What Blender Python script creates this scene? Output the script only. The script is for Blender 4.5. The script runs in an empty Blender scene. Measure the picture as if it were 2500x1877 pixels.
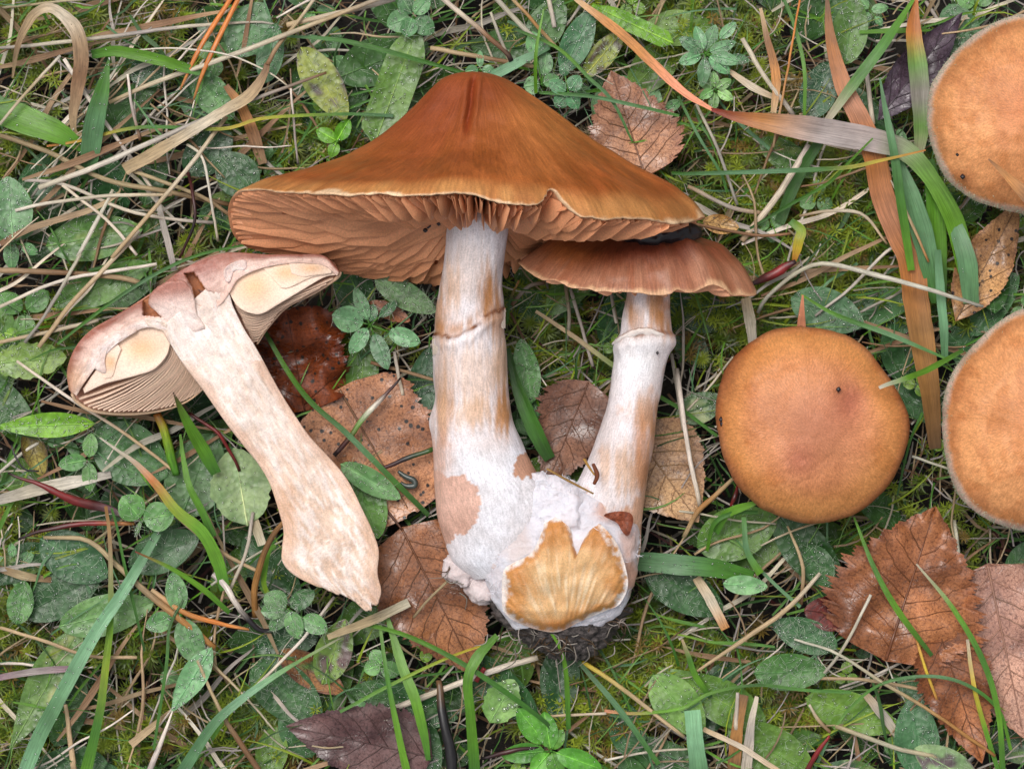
import bpy, math, random
import numpy as np
from mathutils import Vector
random.seed(11); rng = np.random.default_rng(11)
SC = bpy.context.scene; COL = SC.collection
U = 1e-4            # one working unit = 0.1 mm
H = 7800.0          # camera height in working units

# ---------------------------------------------------------------- camera, sky, sun, exposure
cam = bpy.data.objects.new('camera', bpy.data.cameras.new('camera')); COL.objects.link(cam)
cam.location = (0, 0, H*U); cam.rotation_euler = (0, 0, 0)
cam.data.sensor_width = 36; cam.data.lens = 36*H/2500.0
cam.data.clip_start = 0.01; cam.data.clip_end = 100
SC.camera = cam
W = bpy.data.worlds.new('World'); SC.world = W; W.use_nodes = True
nt = W.node_tree; bg = nt.nodes['Background']
sky = nt.nodes.new('ShaderNodeTexSky'); sky.sky_type = 'NISHITA'; sky.sun_disc = False
SUN_EL, SUN_AZ = math.radians(68), math.radians(-35)
sky.sun_elevation = SUN_EL; sky.sun_rotation = SUN_AZ
sky.air_density = 1.0; sky.dust_density = 6.0; sky.ozone_density = 1.0
hs = nt.nodes.new('ShaderNodeHueSaturation'); hs.inputs['Saturation'].default_value = 0.30   # overcast: nearly white sky
nt.links.new(sky.outputs[0], hs.inputs['Color']); nt.links.new(hs.outputs[0], bg.inputs['Color'])
bg.inputs['Strength'].default_value = 0.125
sl = bpy.data.lights.new('sun', 'SUN'); sl.energy = 1.3; sl.angle = math.radians(26); sl.color = (1.0, 0.965, 0.92)
sun = bpy.data.objects.new('sun', sl); COL.objects.link(sun)
d = Vector((math.sin(SUN_AZ)*math.cos(SUN_EL), math.cos(SUN_AZ)*math.cos(SUN_EL), math.sin(SUN_EL)))
sun.rotation_euler = d.to_track_quat('Z', 'Y').to_euler(); sun.location = (0, 0, 2)
SC.view_settings.view_transform = 'Standard'; SC.view_settings.look = 'None'
SC.view_settings.exposure = 0.06; SC.view_settings.gamma = 1.0; SC.view_settings.use_curve_mapping = False
SC.cycles.use_denoising = True
SC.cycles.max_bounces = 5; SC.cycles.diffuse_bounces = 2; SC.cycles.glossy_bounces = 2; SC.cycles.transmission_bounces = 3; SC.cycles.caustics_reflective = False; SC.cycles.caustics_refractive = False

# ---------------------------------------------------------------- numeric helpers
def P(V):
    V = np.asarray(V, float); s = (H-V[..., 2])/H
    return np.stack([(V[..., 0]-1250)*s*U, (938.5-V[..., 1])*s*U, V[..., 2]*U], -1)
def lin(c):
    c = np.asarray(c, float)/255.0
    return np.where(c <= .04045, c/12.92, ((c+.055)/1.055)**2.4)
def _h(ix, iy, iz, s):
    h = (ix*374761393 + iy*668265263 + iz*1274126177 + s*974711) & 0xffffffff
    h = ((h ^ (h >> 13))*1103515245) & 0xffffffff
    h = ((h ^ (h >> 16))*668265263) & 0xffffffff
    return ((h ^ (h >> 15)) & 0xffff)/32767.5-1
def vn(p, s=0):
    p = np.asarray(p, float); i = np.floor(p).astype(np.int64); f = p-i; f = f*f*(3-2*f)
    r = 0
    for dx in (0, 1):
        for dy in (0, 1):
            for dz in (0, 1):
                w = (f[..., 0] if dx else 1-f[..., 0])*(f[..., 1] if dy else 1-f[..., 1])*(f[..., 2] if dz else 1-f[..., 2])
                r = r+w*_h(i[..., 0]+dx, i[..., 1]+dy, i[..., 2]+dz, s)
    return r
def fbm(p, s=0, o=3):
    p = np.asarray(p, float); r = 0; a = 1; t = 0
    for k in range(o):
        r = r+a*vn(p*2**k, s+k*17); t += a; a *= .5
    return r/t
def n3(x, y, z=0, s=0, o=3):
    x, y, z = np.broadcast_arrays(np.asarray(x, float), y, z)
    return fbm(np.stack([x, y, z], -1), s, o)
def smooth(a, b, x):
    t = np.clip((x-a)/(b-a), 0, 1); return t*t*(3-2*t)
def cr(pts, n, closed=False):
    """Catmull-Rom resampling of a point list to n points (by chord length)."""
    p = np.asarray(pts, float)
    if len(p) == 2 and not closed:
        return p[0]+(p[1]-p[0])*np.linspace(0, 1, n)[:, None]
    if closed: q = np.vstack([p[-1], p, p[0], p[1]])
    else: q = np.vstack([2*p[0]-p[1], p, 2*p[-1]-p[-2]])
    out = []; k = 24
    m = len(q)-3
    for i in range(m):
        a, b, c, e = q[i], q[i+1], q[i+2], q[i+3]
        t = np.linspace(0, 1, k, endpoint=False)[:, None]
        out.append(.5*((2*b)+(c-a)*t+(2*a-5*b+4*c-e)*t*t+(3*b-a-3*c+e)*t**3))
    out = np.vstack(out+[q[-2][None]])
    L = np.r_[0, np.cumsum(np.linalg.norm(np.diff(out[:, :2], axis=0), axis=1)+1e-6)]
    s = np.linspace(0, L[-1], n, endpoint=not closed)
    return np.stack([np.interp(s, L, out[:, j]) for j in range(out.shape[1])], -1)
def gridF(r, c, wrap=False):
    i, j = np.meshgrid(np.arange(r-1), np.arange(c if wrap else c-1), indexing='ij')
    j2 = (j+1) % c
    return np.stack([i*c+j, i*c+j2, (i+1)*c+j2, (i+1)*c+j], -1).reshape(-1, 4)
def inpoly(x, y, poly):
    r = np.zeros(np.shape(x), bool); n = len(poly)
    for i in range(n):
        x1, y1 = poly[i]; x2, y2 = poly[(i+1) % n]
        if y1 == y2: continue
        r ^= ((y1 > y) != (y2 > y)) & (x < (x2-x1)*(y-y1)/(y2-y1)+x1)
    return r
def gauss(x, y, cx, cy, rx, ry):
    return np.exp(-((x-cx)/rx)**2-((y-cy)/ry)**2)
def mixc(c, col, m):
    m = np.clip(np.asarray(m), 0, 1)[..., None]; return c*(1-m)+lin(col)*m

# ---------------------------------------------------------------- object helpers
ORG = {}
def mesh(name, V, F, mat, col=None, uv=None, smooth_=True):
    me = bpy.data.meshes.new(name)
    Fs = F if isinstance(F, list) else [F]
    Fs = [np.asarray(f, np.int32) for f in Fs if len(f)]
    V = np.ascontiguousarray(V, np.float32)
    lv = np.concatenate([f.ravel() for f in Fs]); tot = np.concatenate([np.full(len(f), f.shape[1], np.int32) for f in Fs])
    me.vertices.add(len(V)); me.vertices.foreach_set('co', V.ravel())
    me.loops.add(len(lv)); me.loops.foreach_set('vertex_index', lv)
    me.polygons.add(len(tot)); me.polygons.foreach_set('loop_start', np.r_[0, np.cumsum(tot)[:-1]].astype(np.int32))
    me.polygons.foreach_set('loop_total', tot)
    me.polygons.foreach_set('use_smooth', np.full(len(tot), smooth_))
    me.update(calc_edges=True)
    if col is not None:
        c = np.asarray(col, float)
        if c.ndim == 1: c = np.tile(c, (len(V), 1))
        a = me.attributes.new('Col', 'FLOAT_COLOR', 'POINT')
        a.data.foreach_set('color', np.c_[c, np.ones(len(V))].astype(np.float32).ravel())
    if uv is not None:
        l = me.uv_layers.new(name='UVMap')
        l.data.foreach_set('uv', np.asarray(uv, np.float32)[lv].ravel())
    me.materials.append(mat)
    return me
def tag(o, label=None, cat=None, group=None, kind=None):
    for k, v in (('label', label), ('category', cat), ('group', group), ('kind', kind)):
        if v: o[k] = v
    return o
def mk(name, V, F, mat, col=None, uv=None, parent=None, smooth_=True, **t):
    Wd = P(V)
    if parent is None:
        org = np.array([Wd[:, 0].mean(), Wd[:, 1].mean(), Wd[:, 2].min()])
    else: org = ORG[parent.name]
    o = bpy.data.objects.new(name, mesh(name, Wd-org, F, mat, col, uv, smooth_)); COL.objects.link(o)
    if parent is None: o.location = org
    else: o.parent = parent
    ORG[o.name] = org
    return tag(o, **t)
def thing(name, px, py, z=0, **t):
    o = bpy.data.objects.new(name, None); COL.objects.link(o)
    o.empty_display_size = .01
    org = P(np.array([[px, py, z]]))[0]; o.location = org; ORG[o.name] = org
    return tag(o, **t)
def clone(o, parent=None):
    c = o.copy(); COL.objects.link(c)
    if parent: c.parent = parent
    for ch in list(o.children): clone(ch, c)
    return c

# ---------------------------------------------------------------- materials
def material(name, build):
    m = bpy.data.materials.new(name); m.use_nodes = True
    t = m.node_tree; t.nodes.clear()
    out = t.nodes.new('ShaderNodeOutputMaterial'); b = t.nodes.new('ShaderNodeBsdfPrincipled')
    t.links.new(b.outputs[0], out.inputs[0])
    build(t, b, out); return m
def N(t, typ, **kw):
    n = t.nodes.new(typ)
    for k, v in kw.items():
        if k in n.inputs: n.inputs[k].default_value = v
        else: setattr(n, k, v)
    return n
def lnk(t, a, b): t.links.new(a, b)
def noise(t, vec, scale, detail=3, rough=.55):
    n = N(t, 'ShaderNodeTexNoise', Scale=scale, Detail=detail, Roughness=rough)
    if vec is not None: lnk(t, vec, n.inputs['Vector'])
    return n.outputs['Fac']
def mapping(t, vec, sc):
    n = N(t, 'ShaderNodeMapping'); n.inputs['Scale'].default_value = sc; lnk(t, vec, n.inputs['Vector']); return n.outputs[0]
def ramp(t, fac, a, b, ca=(0, 0, 0), cb=(1, 1, 1)):
    n = N(t, 'ShaderNodeValToRGB'); e = n.color_ramp.elements
    e[0].position = a; e[1].position = b; e[0].color = (*ca, 1); e[1].color = (*cb, 1)
    lnk(t, fac, n.inputs[0]); return n.outputs[0]
def mul(t, a, b, fac=1.0, mode='MULTIPLY'):
    n = N(t, 'ShaderNodeMixRGB', blend_type=mode); n.inputs[0].default_value = fac
    for i, s in ((1, a), (2, b)):
        if hasattr(s, 'links') or hasattr(s, 'is_linked'): lnk(t, s, n.inputs[i])
        else: n.inputs[i].default_value = (*s, 1)
    return n
def bump(t, b, fac, strength, dist):
    n = N(t, 'ShaderNodeBump', Strength=strength, Distance=dist); lnk(t, fac, n.inputs['Height'])
    lnk(t, n.outputs[0], b.inputs['Normal']); return n
def rand(t): return N(t, 'ShaderNodeObjectInfo').outputs['Random']
def attr(t): return N(t, 'ShaderNodeAttribute', attribute_name='Col').outputs['Color']
def uvn(t): return N(t, 'ShaderNodeUVMap', uv_map='UVMap').outputs[0]
def objc(t): return N(t, 'ShaderNodeTexCoord').outputs['Object']
def grey(lo, hi): return (lo,)*3, (hi,)*3
def add_translucent(t, b, out, col, w):
    tr = N(t, 'ShaderNodeBsdfTranslucent'); lnk(t, col, tr.inputs[0])
    mx = N(t, 'ShaderNodeMixShader'); mx.inputs[0].default_value = w
    lnk(t, b.outputs[0], mx.inputs[1]); lnk(t, tr.outputs[0], mx.inputs[2]); lnk(t, mx.outputs[0], out.inputs[0])

def streaky(scale_u, scale_v, lo, hi, rough, spec=.5, trans=0, specks=0, bstr=.3, vary=True, bdist=2e-4, speckc=(.05, .035, .03)):
    def f(t, b, out):
        u = uvn(t); c = attr(t)
        s = noise(t, mapping(t, u, (scale_u, scale_v, 1)), 1, 4, .65)
        c = mul(t, c, ramp(t, s, .3, .72, *grey(lo, hi))).outputs[0]
        blot = noise(t, objc(t), 170, 3)
        c = mul(t, c, ramp(t, blot, .3, .7, *grey(.78, 1.15))).outputs[0]
        if vary:
            c = mul(t, c, ramp(t, rand(t), 0, 1, (.75, .8, .75), (1.15, 1.1, 1.1))).outputs[0]
        if specks:
            sp = ramp(t, noise(t, mapping(t, u, (scale_u*.5, scale_v*3, 1)), 1.7, 2), .64, .72)
            m = N(t, 'ShaderNodeMixRGB'); mm = mul(t, sp, (specks,)*3).outputs[0]; lnk(t, mm, m.inputs[0])
            lnk(t, c, m.inputs[1]); m.inputs[2].default_value = (*speckc, 1); c = m.outputs[0]
        lnk(t, c, b.inputs['Base Color'])
        b.inputs['Roughness'].default_value = rough; b.inputs['Specular IOR Level'].default_value = spec
        bump(t, b, s, bstr, bdist)
        if trans: add_translucent(t, b, out, c, trans)
    return f
M = {}
M['grass'] = material('grass_blade', streaky(22, .01, .62, 1.25, .36, .5, .22, .35, .5, speckc=(.16, .12, .04)))
M['straw'] = material('dry_straw', streaky(7, .02, .55, 1.25, .6, .3, 0, .75))
M['twig'] = material('twig_bark', streaky(5, .03, .5, 1.35, .38, .5, 0, .3))
def leafm(t, b, out):
    c = attr(t); o = objc(t)
    v = N(t, 'ShaderNodeTexVoronoi', Scale=620); lnk(t, o, v.inputs['Vector'])
    n = noise(t, o, 150, 4); n2 = noise(t, o, 900, 2)
    c = mul(t, c, ramp(t, n, .3, .7, (.62, .72, .6), (1.3, 1.2, 1.15))).outputs[0]
    c = mul(t, c, ramp(t, n2, .3, .7, *grey(.8, 1.2))).outputs[0]
    c = mul(t, c, ramp(t, rand(t), 0, 1, (.7, .8, .7), (1.25, 1.12, 1.1))).outputs[0]
    lnk(t, c, b.inputs['Base Color'])
    vd = N(t, 'ShaderNodeTexVoronoi', Scale=2300); lnk(t, o, vd.inputs['Vector'])
    spk = ramp(t, vd.outputs['Distance'], .16, .26, (1, 1, 1), (0, 0, 0)); spk = mul(t, spk, ramp(t, noise(t, o, 420, 2), .45, .62)).outputs[0]
    mw = N(t, 'ShaderNodeMixRGB'); mm = mul(t, spk, (.45,)*3).outputs[0]; lnk(t, mm, mw.inputs[0]); lnk(t, c, mw.inputs[1]); mw.inputs[2].default_value = (.5, .6, .52, 1); c = mw.outputs[0]
    lnk(t, c, b.inputs['Base Color'])
    lnk(t, ramp(t, n, .35, .65, *grey(.26, .5)), b.inputs['Roughness'])
    b.inputs['Specular IOR Level'].default_value = .42
    h = mul(t, v.outputs['Distance'], n, 1, 'ADD').outputs[0]
    bump(t, b, h, .45, 4e-4)
    add_translucent(t, b, out, c, .15)
M['leaf'] = material('green_leaf', leafm)
def deadm(t, b, out):
    c = attr(t); o = objc(t)
    n = noise(t, o, 90, 5, .65)
    warp = N(t, 'ShaderNodeMixRGB', blend_type='ADD'); warp.inputs[0].default_value = .004
    lnk(t, o, warp.inputs[1]); nz = N(t, 'ShaderNodeTexNoise', Scale=300, Detail=2); lnk(t, o, nz.inputs['Vector']); lnk(t, nz.outputs['Color'], warp.inputs[2])
    v = N(t, 'ShaderNodeTexVoronoi', Scale=560, feature='DISTANCE_TO_EDGE'); lnk(t, warp.outputs[0], v.inputs['Vector'])
    v2 = N(t, 'ShaderNodeTexVoronoi', Scale=1300, feature='DISTANCE_TO_EDGE'); lnk(t, warp.outputs[0], v2.inputs['Vector'])
    net = ramp(t, v.outputs['Distance'], .0, .05, (.72, .66, .62), (1, 1, 1)); net2 = ramp(t, v2.outputs['Distance'], .0, .09, (.66, .6, .58), (1, 1, 1))
    sp = noise(t, o, 1500, 3, .7); c = mul(t, c, ramp(t, sp, .36, .5, (.5, .46, .46), (1, 1, 1))).outputs[0]
    c = mul(t, c, ramp(t, n, .28, .72, (.5, .48, .5), (1.38, 1.36, 1.36))).outputs[0]
    c = mul(t, c, ramp(t, noise(t, o, 38, 4), .35, .65, (.74, .7, .74), (1.15, 1.2, 1.2))).outputs[0]
    c = mul(t, c, ramp(t, rand(t), 0, 1, (.85, .8, .8), (1.1, 1.1, 1.15))).outputs[0]
    c = mul(t, c, net).outputs[0]; c = mul(t, c, net2).outputs[0]
    lnk(t, c, b.inputs['Base Color'])
    lnk(t, ramp(t, noise(t, o, 110, 4), .44, .58, *grey(.26, .6)), b.inputs['Roughness'])
    b.inputs['Specular IOR Level'].default_value = .5
    bump(t, b, mul(t, net, n, 1, 'ADD').outputs[0], .4, 3e-4)
M['dead'] = material('fallen_leaf', deadm)
def spotm(t, b, out):
    deadm(t, b, out)
    o = objc(t)
    v = N(t, 'ShaderNodeTexVoronoi', Scale=430); lnk(t, o, v.inputs['Vector'])
    nn = noise(t, o, 300, 3)
    dd = N(t, 'ShaderNodeMath', operation='ADD'); lnk(t, v.outputs['Distance'], dd.inputs[0])
    ms = N(t, 'ShaderNodeMath', operation='MULTIPLY'); lnk(t, nn, ms.inputs[0]); ms.inputs[1].default_value = .35; lnk(t, ms.outputs[0], dd.inputs[1])
    f = ramp(t, dd.outputs[0], .34, .41)
    old = b.inputs['Base Color'].links[0].from_socket
    m = N(t, 'ShaderNodeMixRGB'); lnk(t, f, m.inputs[0]); m.inputs[1].default_value = (.02, .014, .012, 1); lnk(t, old, m.inputs[2])
    lnk(t, m.outputs[0], b.inputs['Base Color'])
M['spot'] = material('spotted_fallen_leaf', spotm)
def capm(us, vs, lo, hi, rough, sss=.12, bs=.35):
    def f(t, b, out):
        u = uvn(t); c = attr(t); o = objc(t)
        s = noise(t, mapping(t, u, (us, vs, 1)), 1, 4, .6)
        s2 = noise(t, o, 2600, 2)
        n = noise(t, o, 75, 4)
        c = mul(t, c, ramp(t, s, .3, .72, *grey(lo, hi))).outputs[0]
        c = mul(t, c, ramp(t, s2, .3, .72, *grey(.86, 1.16))).outputs[0]
        c = mul(t, c, ramp(t, n, .3, .7, (.82, .76, .72), (1.14, 1.16, 1.18))).outputs[0]
        lnk(t, c, b.inputs['Base Color'])
        b.inputs['Roughness'].default_value = rough
        b.inputs['Specular IOR Level'].default_value = .4
        if sss:
            b.inputs['Subsurface Weight'].default_value = sss
            b.inputs['Subsurface Radius'].default_value = (1, .5, .3); b.inputs['Subsurface Scale'].default_value = .0012
        bump(t, b, mul(t, s, s2, .5, 'ADD').outputs[0], bs, 2.5e-4)
    return f
M['cap'] = material('cap_skin', capm(260, 9, .74, 1.22, .40, 0))
M['cap_felt'] = material('felted_cap_skin', capm(230, 22, .76, 1.2, .5, 0, .5))
M['stem'] = material('fibrous_stem', capm(120, 4, .74, 1.14, .5, 0, .5))
M['flesh'] = material('cut_flesh', capm(70, 10, .84, 1.1, .42, .12, .45))
M['gill'] = material('gill', capm(3, 2, .92, 1.08, .5, 0, .1))
def mycm(t, b, out):
    o = objc(t); c = attr(t); n = noise(t, o, 1800, 4, .7); n2 = noise(t, o, 300, 3)
    c = mul(t, c, ramp(t, n, .25, .7, *grey(.9, 1.04))).outputs[0]
    c = mul(t, c, ramp(t, n2, .3, .6, (.93, .9, .9), (1.03, 1.03, 1.04))).outputs[0]
    lnk(t, c, b.inputs['Base Color']); b.inputs['Roughness'].default_value = .8
    b.inputs['Subsurface Weight'].default_value = .25; b.inputs['Subsurface Radius'].default_value = (1, .8, .7); b.inputs['Subsurface Scale'].default_value = .001
    bump(t, b, mul(t, n, n2, 1, 'ADD').outputs[0], .6, 5e-4)
M['mycelium'] = material('mycelium', mycm)
def soilm(t, b, out):
    o = objc(t); n = noise(t, o, 260, 6, .7)
    lnk(t, ramp(t, n, .35, .7, (.004, .0035, .003), (.035, .025, .018)), b.inputs['Base Color']); b.inputs['Roughness'].default_value = .7
    bump(t, b, n, 1, 2e-3)
M['soil'] = material('soil', soilm)
def dirtm(t, b, out):
    o = objc(t); n = noise(t, o, 700, 5, .7)
    c = ramp(t, n, .35, .72, (.008, .007, .008), (.17, .14, .13)); lnk(t, c, b.inputs['Base Color']); b.inputs['Roughness'].default_value = .5
    bump(t, b, n, 1, 1e-3)
M['dirt'] = material('dirt', dirtm)
def mossm(t, b, out):
    c = attr(t); lnk(t, c, b.inputs['Base Color']); b.inputs['Roughness'].default_value = .38
    add_translucent(t, b, out, c, .3)
M['moss'] = material('moss', mossm)
def dewm(t, b, out):
    tr = N(t, 'ShaderNodeBsdfTransparent'); gl_ = N(t, 'ShaderNodeBsdfGlossy', Roughness=.06)
    fr = N(t, 'ShaderNodeFresnel', IOR=1.5)
    ad = N(t, 'ShaderNodeMath', operation='ADD'); lnk(t, fr.outputs[0], ad.inputs[0]); ad.inputs[1].default_value = .12
    mx = N(t, 'ShaderNodeMixShader'); lnk(t, ad.outputs[0], mx.inputs[0]); lnk(t, tr.outputs[0], mx.inputs[1]); lnk(t, gl_.outputs[0], mx.inputs[2])
    lnk(t, mx.outputs[0], out.inputs[0])
M['dew'] = material('water_drop', dewm)
def plain(c, r=.5, tr=0):
    def f(t, b, out):
        o = objc(t); n = noise(t, o, 500, 3)
        cc = mul(t, lin(c), ramp(t, n, .3, .7, *grey(.7, 1.2))).outputs[0]
        lnk(t, cc, b.inputs['Base Color']); b.inputs['Roughness'].default_value = r
        if tr: add_translucent(t, b, out, cc, tr)
    return f
M['hair'] = material('leaf_hair', plain((178, 192, 168), .4, .45))
M['black'] = material('dark_speck', plain((35, 28, 30), .3))
M['slug'] = material('grey_larva', plain((70, 78, 74), .25))

# ---------------------------------------------------------------- ground
def ground():
    a = np.r_[-30000, -12000, -6000, np.linspace(-2300, 2300, 160), 6000, 12000, 30000]
    X, Y = np.meshgrid(a, a); Z = -300+26*n3(X/120, Y/120, 0, 3, 4)
    V = np.stack([1250+X, 938+Y, Z], -1).reshape(-1, 3)
    V = np.stack([(V[:, 0]-1250), (938.5-V[:, 1]), V[:, 2]], -1)*U
    o = bpy.data.objects.new('ground', mesh('ground', V, gridF(len(a), len(a))[:, ::-1], M['soil'])); COL.objects.link(o)
    tag(o, kind='structure', label='dark damp soil under the grass and moss')
ground()

# ---------------------------------------------------------------- surface builders (working units: photo x, photo y, height)
def loft(rows, n, m, px=1.0, ptop=1.0, pbot=1.0, disp=None, cap=True):
    """rows: (xl, yl, xr, yr, z0, up, dn); closed tube whose cross sections run from the left to the right edge."""
    R = cr(rows, m); a = np.linspace(0, 2*np.pi, n, endpoint=False)
    ca, sa = np.cos(a), np.sin(a)
    cx = np.sign(ca)*np.abs(ca)**px
    s = np.where(sa >= 0, np.abs(sa)**ptop, -np.abs(sa)**pbot)
    L, Rr = R[:, :2], R[:, 2:4]; mid = (L+Rr)/2; half = (Rr-L)/2
    xy = mid[:, None]+half[:, None]*cx[None, :, None]
    z = R[:, 4, None]+np.where(s[None] >= 0, R[:, 5, None]*s[None], R[:, 6, None]*s[None])
    V = np.concatenate([xy, z[..., None]], -1)
    if disp is not None: V = disp(V)
    v = np.r_[0, np.cumsum(np.linalg.norm(np.diff(mid, axis=0), axis=1))]
    uv = np.stack(np.broadcast_arrays((a/(2*np.pi))[None], v[:, None]/100), -1).reshape(-1, 2)
    F = [gridF(m, n, True)]
    V = V.reshape(-1, 3)
    if cap:
        c0, c1 = V[:n].mean(0), V[-n:].mean(0); k = len(V); V = np.vstack([V, c0, c1]); uv = np.vstack([uv, uv[0], uv[-1]])
        j = np.arange(n); j2 = (j+1) % n
        F += [np.stack([np.full(n, k), j2, j], -1), np.stack([np.full(n, k+1), (m-1)*n+j, (m-1)*n+j2], -1)]
    return V, F, uv
def polar(outline, c, zf, n=180, m=40, power=1.0):
    """Star-shaped patch: outline traced round centre c; zf(t, ang, x, y) gives the height."""
    o = cr(outline, n, True); t = np.linspace(0, 1, m)**power
    xy = np.array(c)+(o[None]-np.array(c))*t[:, None, None]
    z = zf(t[:, None]*np.ones(n), np.linspace(0, 2*np.pi, n, endpoint=False)[None]*np.ones((m, 1)), xy[..., 0], xy[..., 1])
    V = np.concatenate([xy, z[..., None]], -1).reshape(-1, 3)
    uv = np.stack(np.broadcast_arrays(np.linspace(0, 1, n)[None], t[:, None]), -1).reshape(-1, 2)
    return V, gridF(m, n, True), uv
def tubeV(pts, w, sides=6, m=None, flat=1.0):
    p = np.asarray(pts, float); m = m or max(6, 4*len(p)); q = cr(p, m)
    ww = np.interp(np.linspace(0, 1, m), np.linspace(0, 1, len(np.atleast_1d(w))), np.atleast_1d(w))/2
    T = np.gradient(q, axis=0); T /= np.linalg.norm(T, axis=1)[:, None]+1e-9
    S = np.cross(T, (0, 0, 1.)); S /= np.linalg.norm(S, axis=1)[:, None]+1e-9
    B = np.cross(S, T)
    a = np.linspace(0, 2*np.pi, sides, endpoint=False)
    V = q[:, None]+ww[:, None, None]*(S[:, None]*np.cos(a)[None, :, None]+flat*B[:, None]*np.sin(a)[None, :, None])
    L = np.r_[0, np.cumsum(np.linalg.norm(np.diff(q, axis=0), axis=1))]
    uv = np.stack(np.broadcast_arrays((np.abs(np.linspace(-1, 1, sides)))[None], L[:, None]), -1).reshape(-1, 2)
    F = [gridF(m, sides, True), np.array([np.arange(sides)[::-1]]), np.array([(m-1)*sides+np.arange(sides)])]
    return V.reshape(-1, 3), F, uv, np.repeat(np.linspace(0, 1, m), sides)
def ribbonV(pts, w, fold=.18, m=None, twist=0.0, seed=0):
    p = np.asarray(pts, float); m = m or max(10, 5*len(p)); q = cr(p, m)
    ww = np.interp(np.linspace(0, 1, m), np.linspace(0, 1, len(np.atleast_1d(w))), np.atleast_1d(w))/2
    T = np.gradient(q, axis=0); T /= np.linalg.norm(T, axis=1)[:, None]+1e-9
    S = np.cross(T, (0, 0, 1.)); S /= np.linalg.norm(S, axis=1)[:, None]+1e-9
    B = np.cross(S, T)
    al = twist*np.sin(np.linspace(0, 3, m)+seed)
    S, B = S*np.cos(al)[:, None]+B*np.sin(al)[:, None], B*np.cos(al)[:, None]-S*np.sin(al)[:, None]
    u = np.array([-1, -.55, 0, .55, 1.])
    prof = fold*(np.abs(u)*1.0+.25*np.sin(np.abs(u)*3.1))
    edge = 1+.05*n3(np.arange(m)[:, None]*.7, u[None]*3, 0, seed, 2)
    V = q[:, None]+ww[:, None, None]*(S[:, None]*(u[None, :, None])*edge[..., None]+B[:, None]*prof[None, :, None])
    L = np.r_[0, np.cumsum(np.linalg.norm(np.diff(q, axis=0), axis=1))]
    uv = np.stack(np.broadcast_arrays((u/2+.5)[None], L[:, None]), -1).reshape(-1, 2)
    return V.reshape(-1, 3), gridF(m, 5), uv, np.repeat(np.linspace(0, 1, m), 5)
def gradient(tt, cols):
    c = np.array([lin(K[k] if isinstance(k, str) else k) for k in cols]); x = np.linspace(0, 1, len(c))
    return np.stack([np.interp(tt, x, c[:, j]) for j in range(3)], -1)
K = dict(G1=(104, 158, 42), G2=(78, 132, 48), G3=(100, 146, 100), G4=(58, 100, 40), G5=(150, 172, 44), G6=(138, 190, 145), G7=(120, 165, 80),
         T1=(208, 196, 174), T2=(190, 166, 130), T3=(172, 163, 154), T4=(132, 98, 70), T5=(162, 136, 106), O1=(204, 124, 60), O2=(188, 132, 76), R1=(140, 42, 42),
         M1=(78, 28, 26), KK=(34, 30, 33), Y=(212, 186, 60), W=(226, 216, 202), SA=(226, 152, 118), PU=(150, 122, 132), LV=(172, 162, 158))

# ---------------------------------------------------------------- mushroom caps lying on their side
def side_cap(rim, apex, C, hl, hr, n, m, colf, tmax=None, wob=6, groove=None, seed=0):
    """Umbrella surface between a traced rim loop and the apex; hl / hr: height profiles of the left and right flank."""
    R = cr(rim, n, True); C = np.array(C, float); A = np.array(apex, float)-C
    ang = np.arange(n)/n
    R = R+wob*np.stack([n3(ang*23, 5, 0, seed), n3(ang*31, 9, 0, seed+1), n3(ang*19, 2, 0, seed+2)], -1)
    t = np.linspace(0, 1, m)**.8
    k = smooth(-1, 1, (R[:, 0]-C[0])/np.abs(R[:, 0]-C[0]).max()*1.6)
    xs = np.array([p[0] for p in hl]); Hl = np.interp(t, xs, [p[1] for p in hl]); Hr = np.interp(t, [p[0] for p in hr], [p[1] for p in hr])
    kern = np.array([.25, .5, .25])
    for _ in range(6):
        Hl = np.r_[Hl[0], np.convolve(Hl, kern, 'valid'), Hl[-1]]; Hr = np.r_[Hr[0], np.convolve(Hr, kern, 'valid'), Hr[-1]]
    tm = np.ones(n) if tmax is None else tmax(R)
    tt = t[:, None]*tm[None]
    h = np.stack([np.interp(tt[:, j], t, Hl)*(1-k[j])+np.interp(tt[:, j], t, Hr)*k[j] for j in range(n)], 1)
    V = C+tt[..., None]*(R-C)[None]+h[..., None]*A
    bumpn = n3(V[..., 0]/60, V[..., 1]/60, V[..., 2]/60, seed+5, 3)*7*smooth(0, .3, tt)
    V = V+bumpn[..., None]*np.array([0, -.35, .9])
    if groove is not None: V = groove(V)
    col = colf(V, tt, np.broadcast_to(ang, tt.shape))
    uv = np.stack([np.broadcast_to(ang, tt.shape), tt], -1)
    return R, V, col, uv, tm

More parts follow.
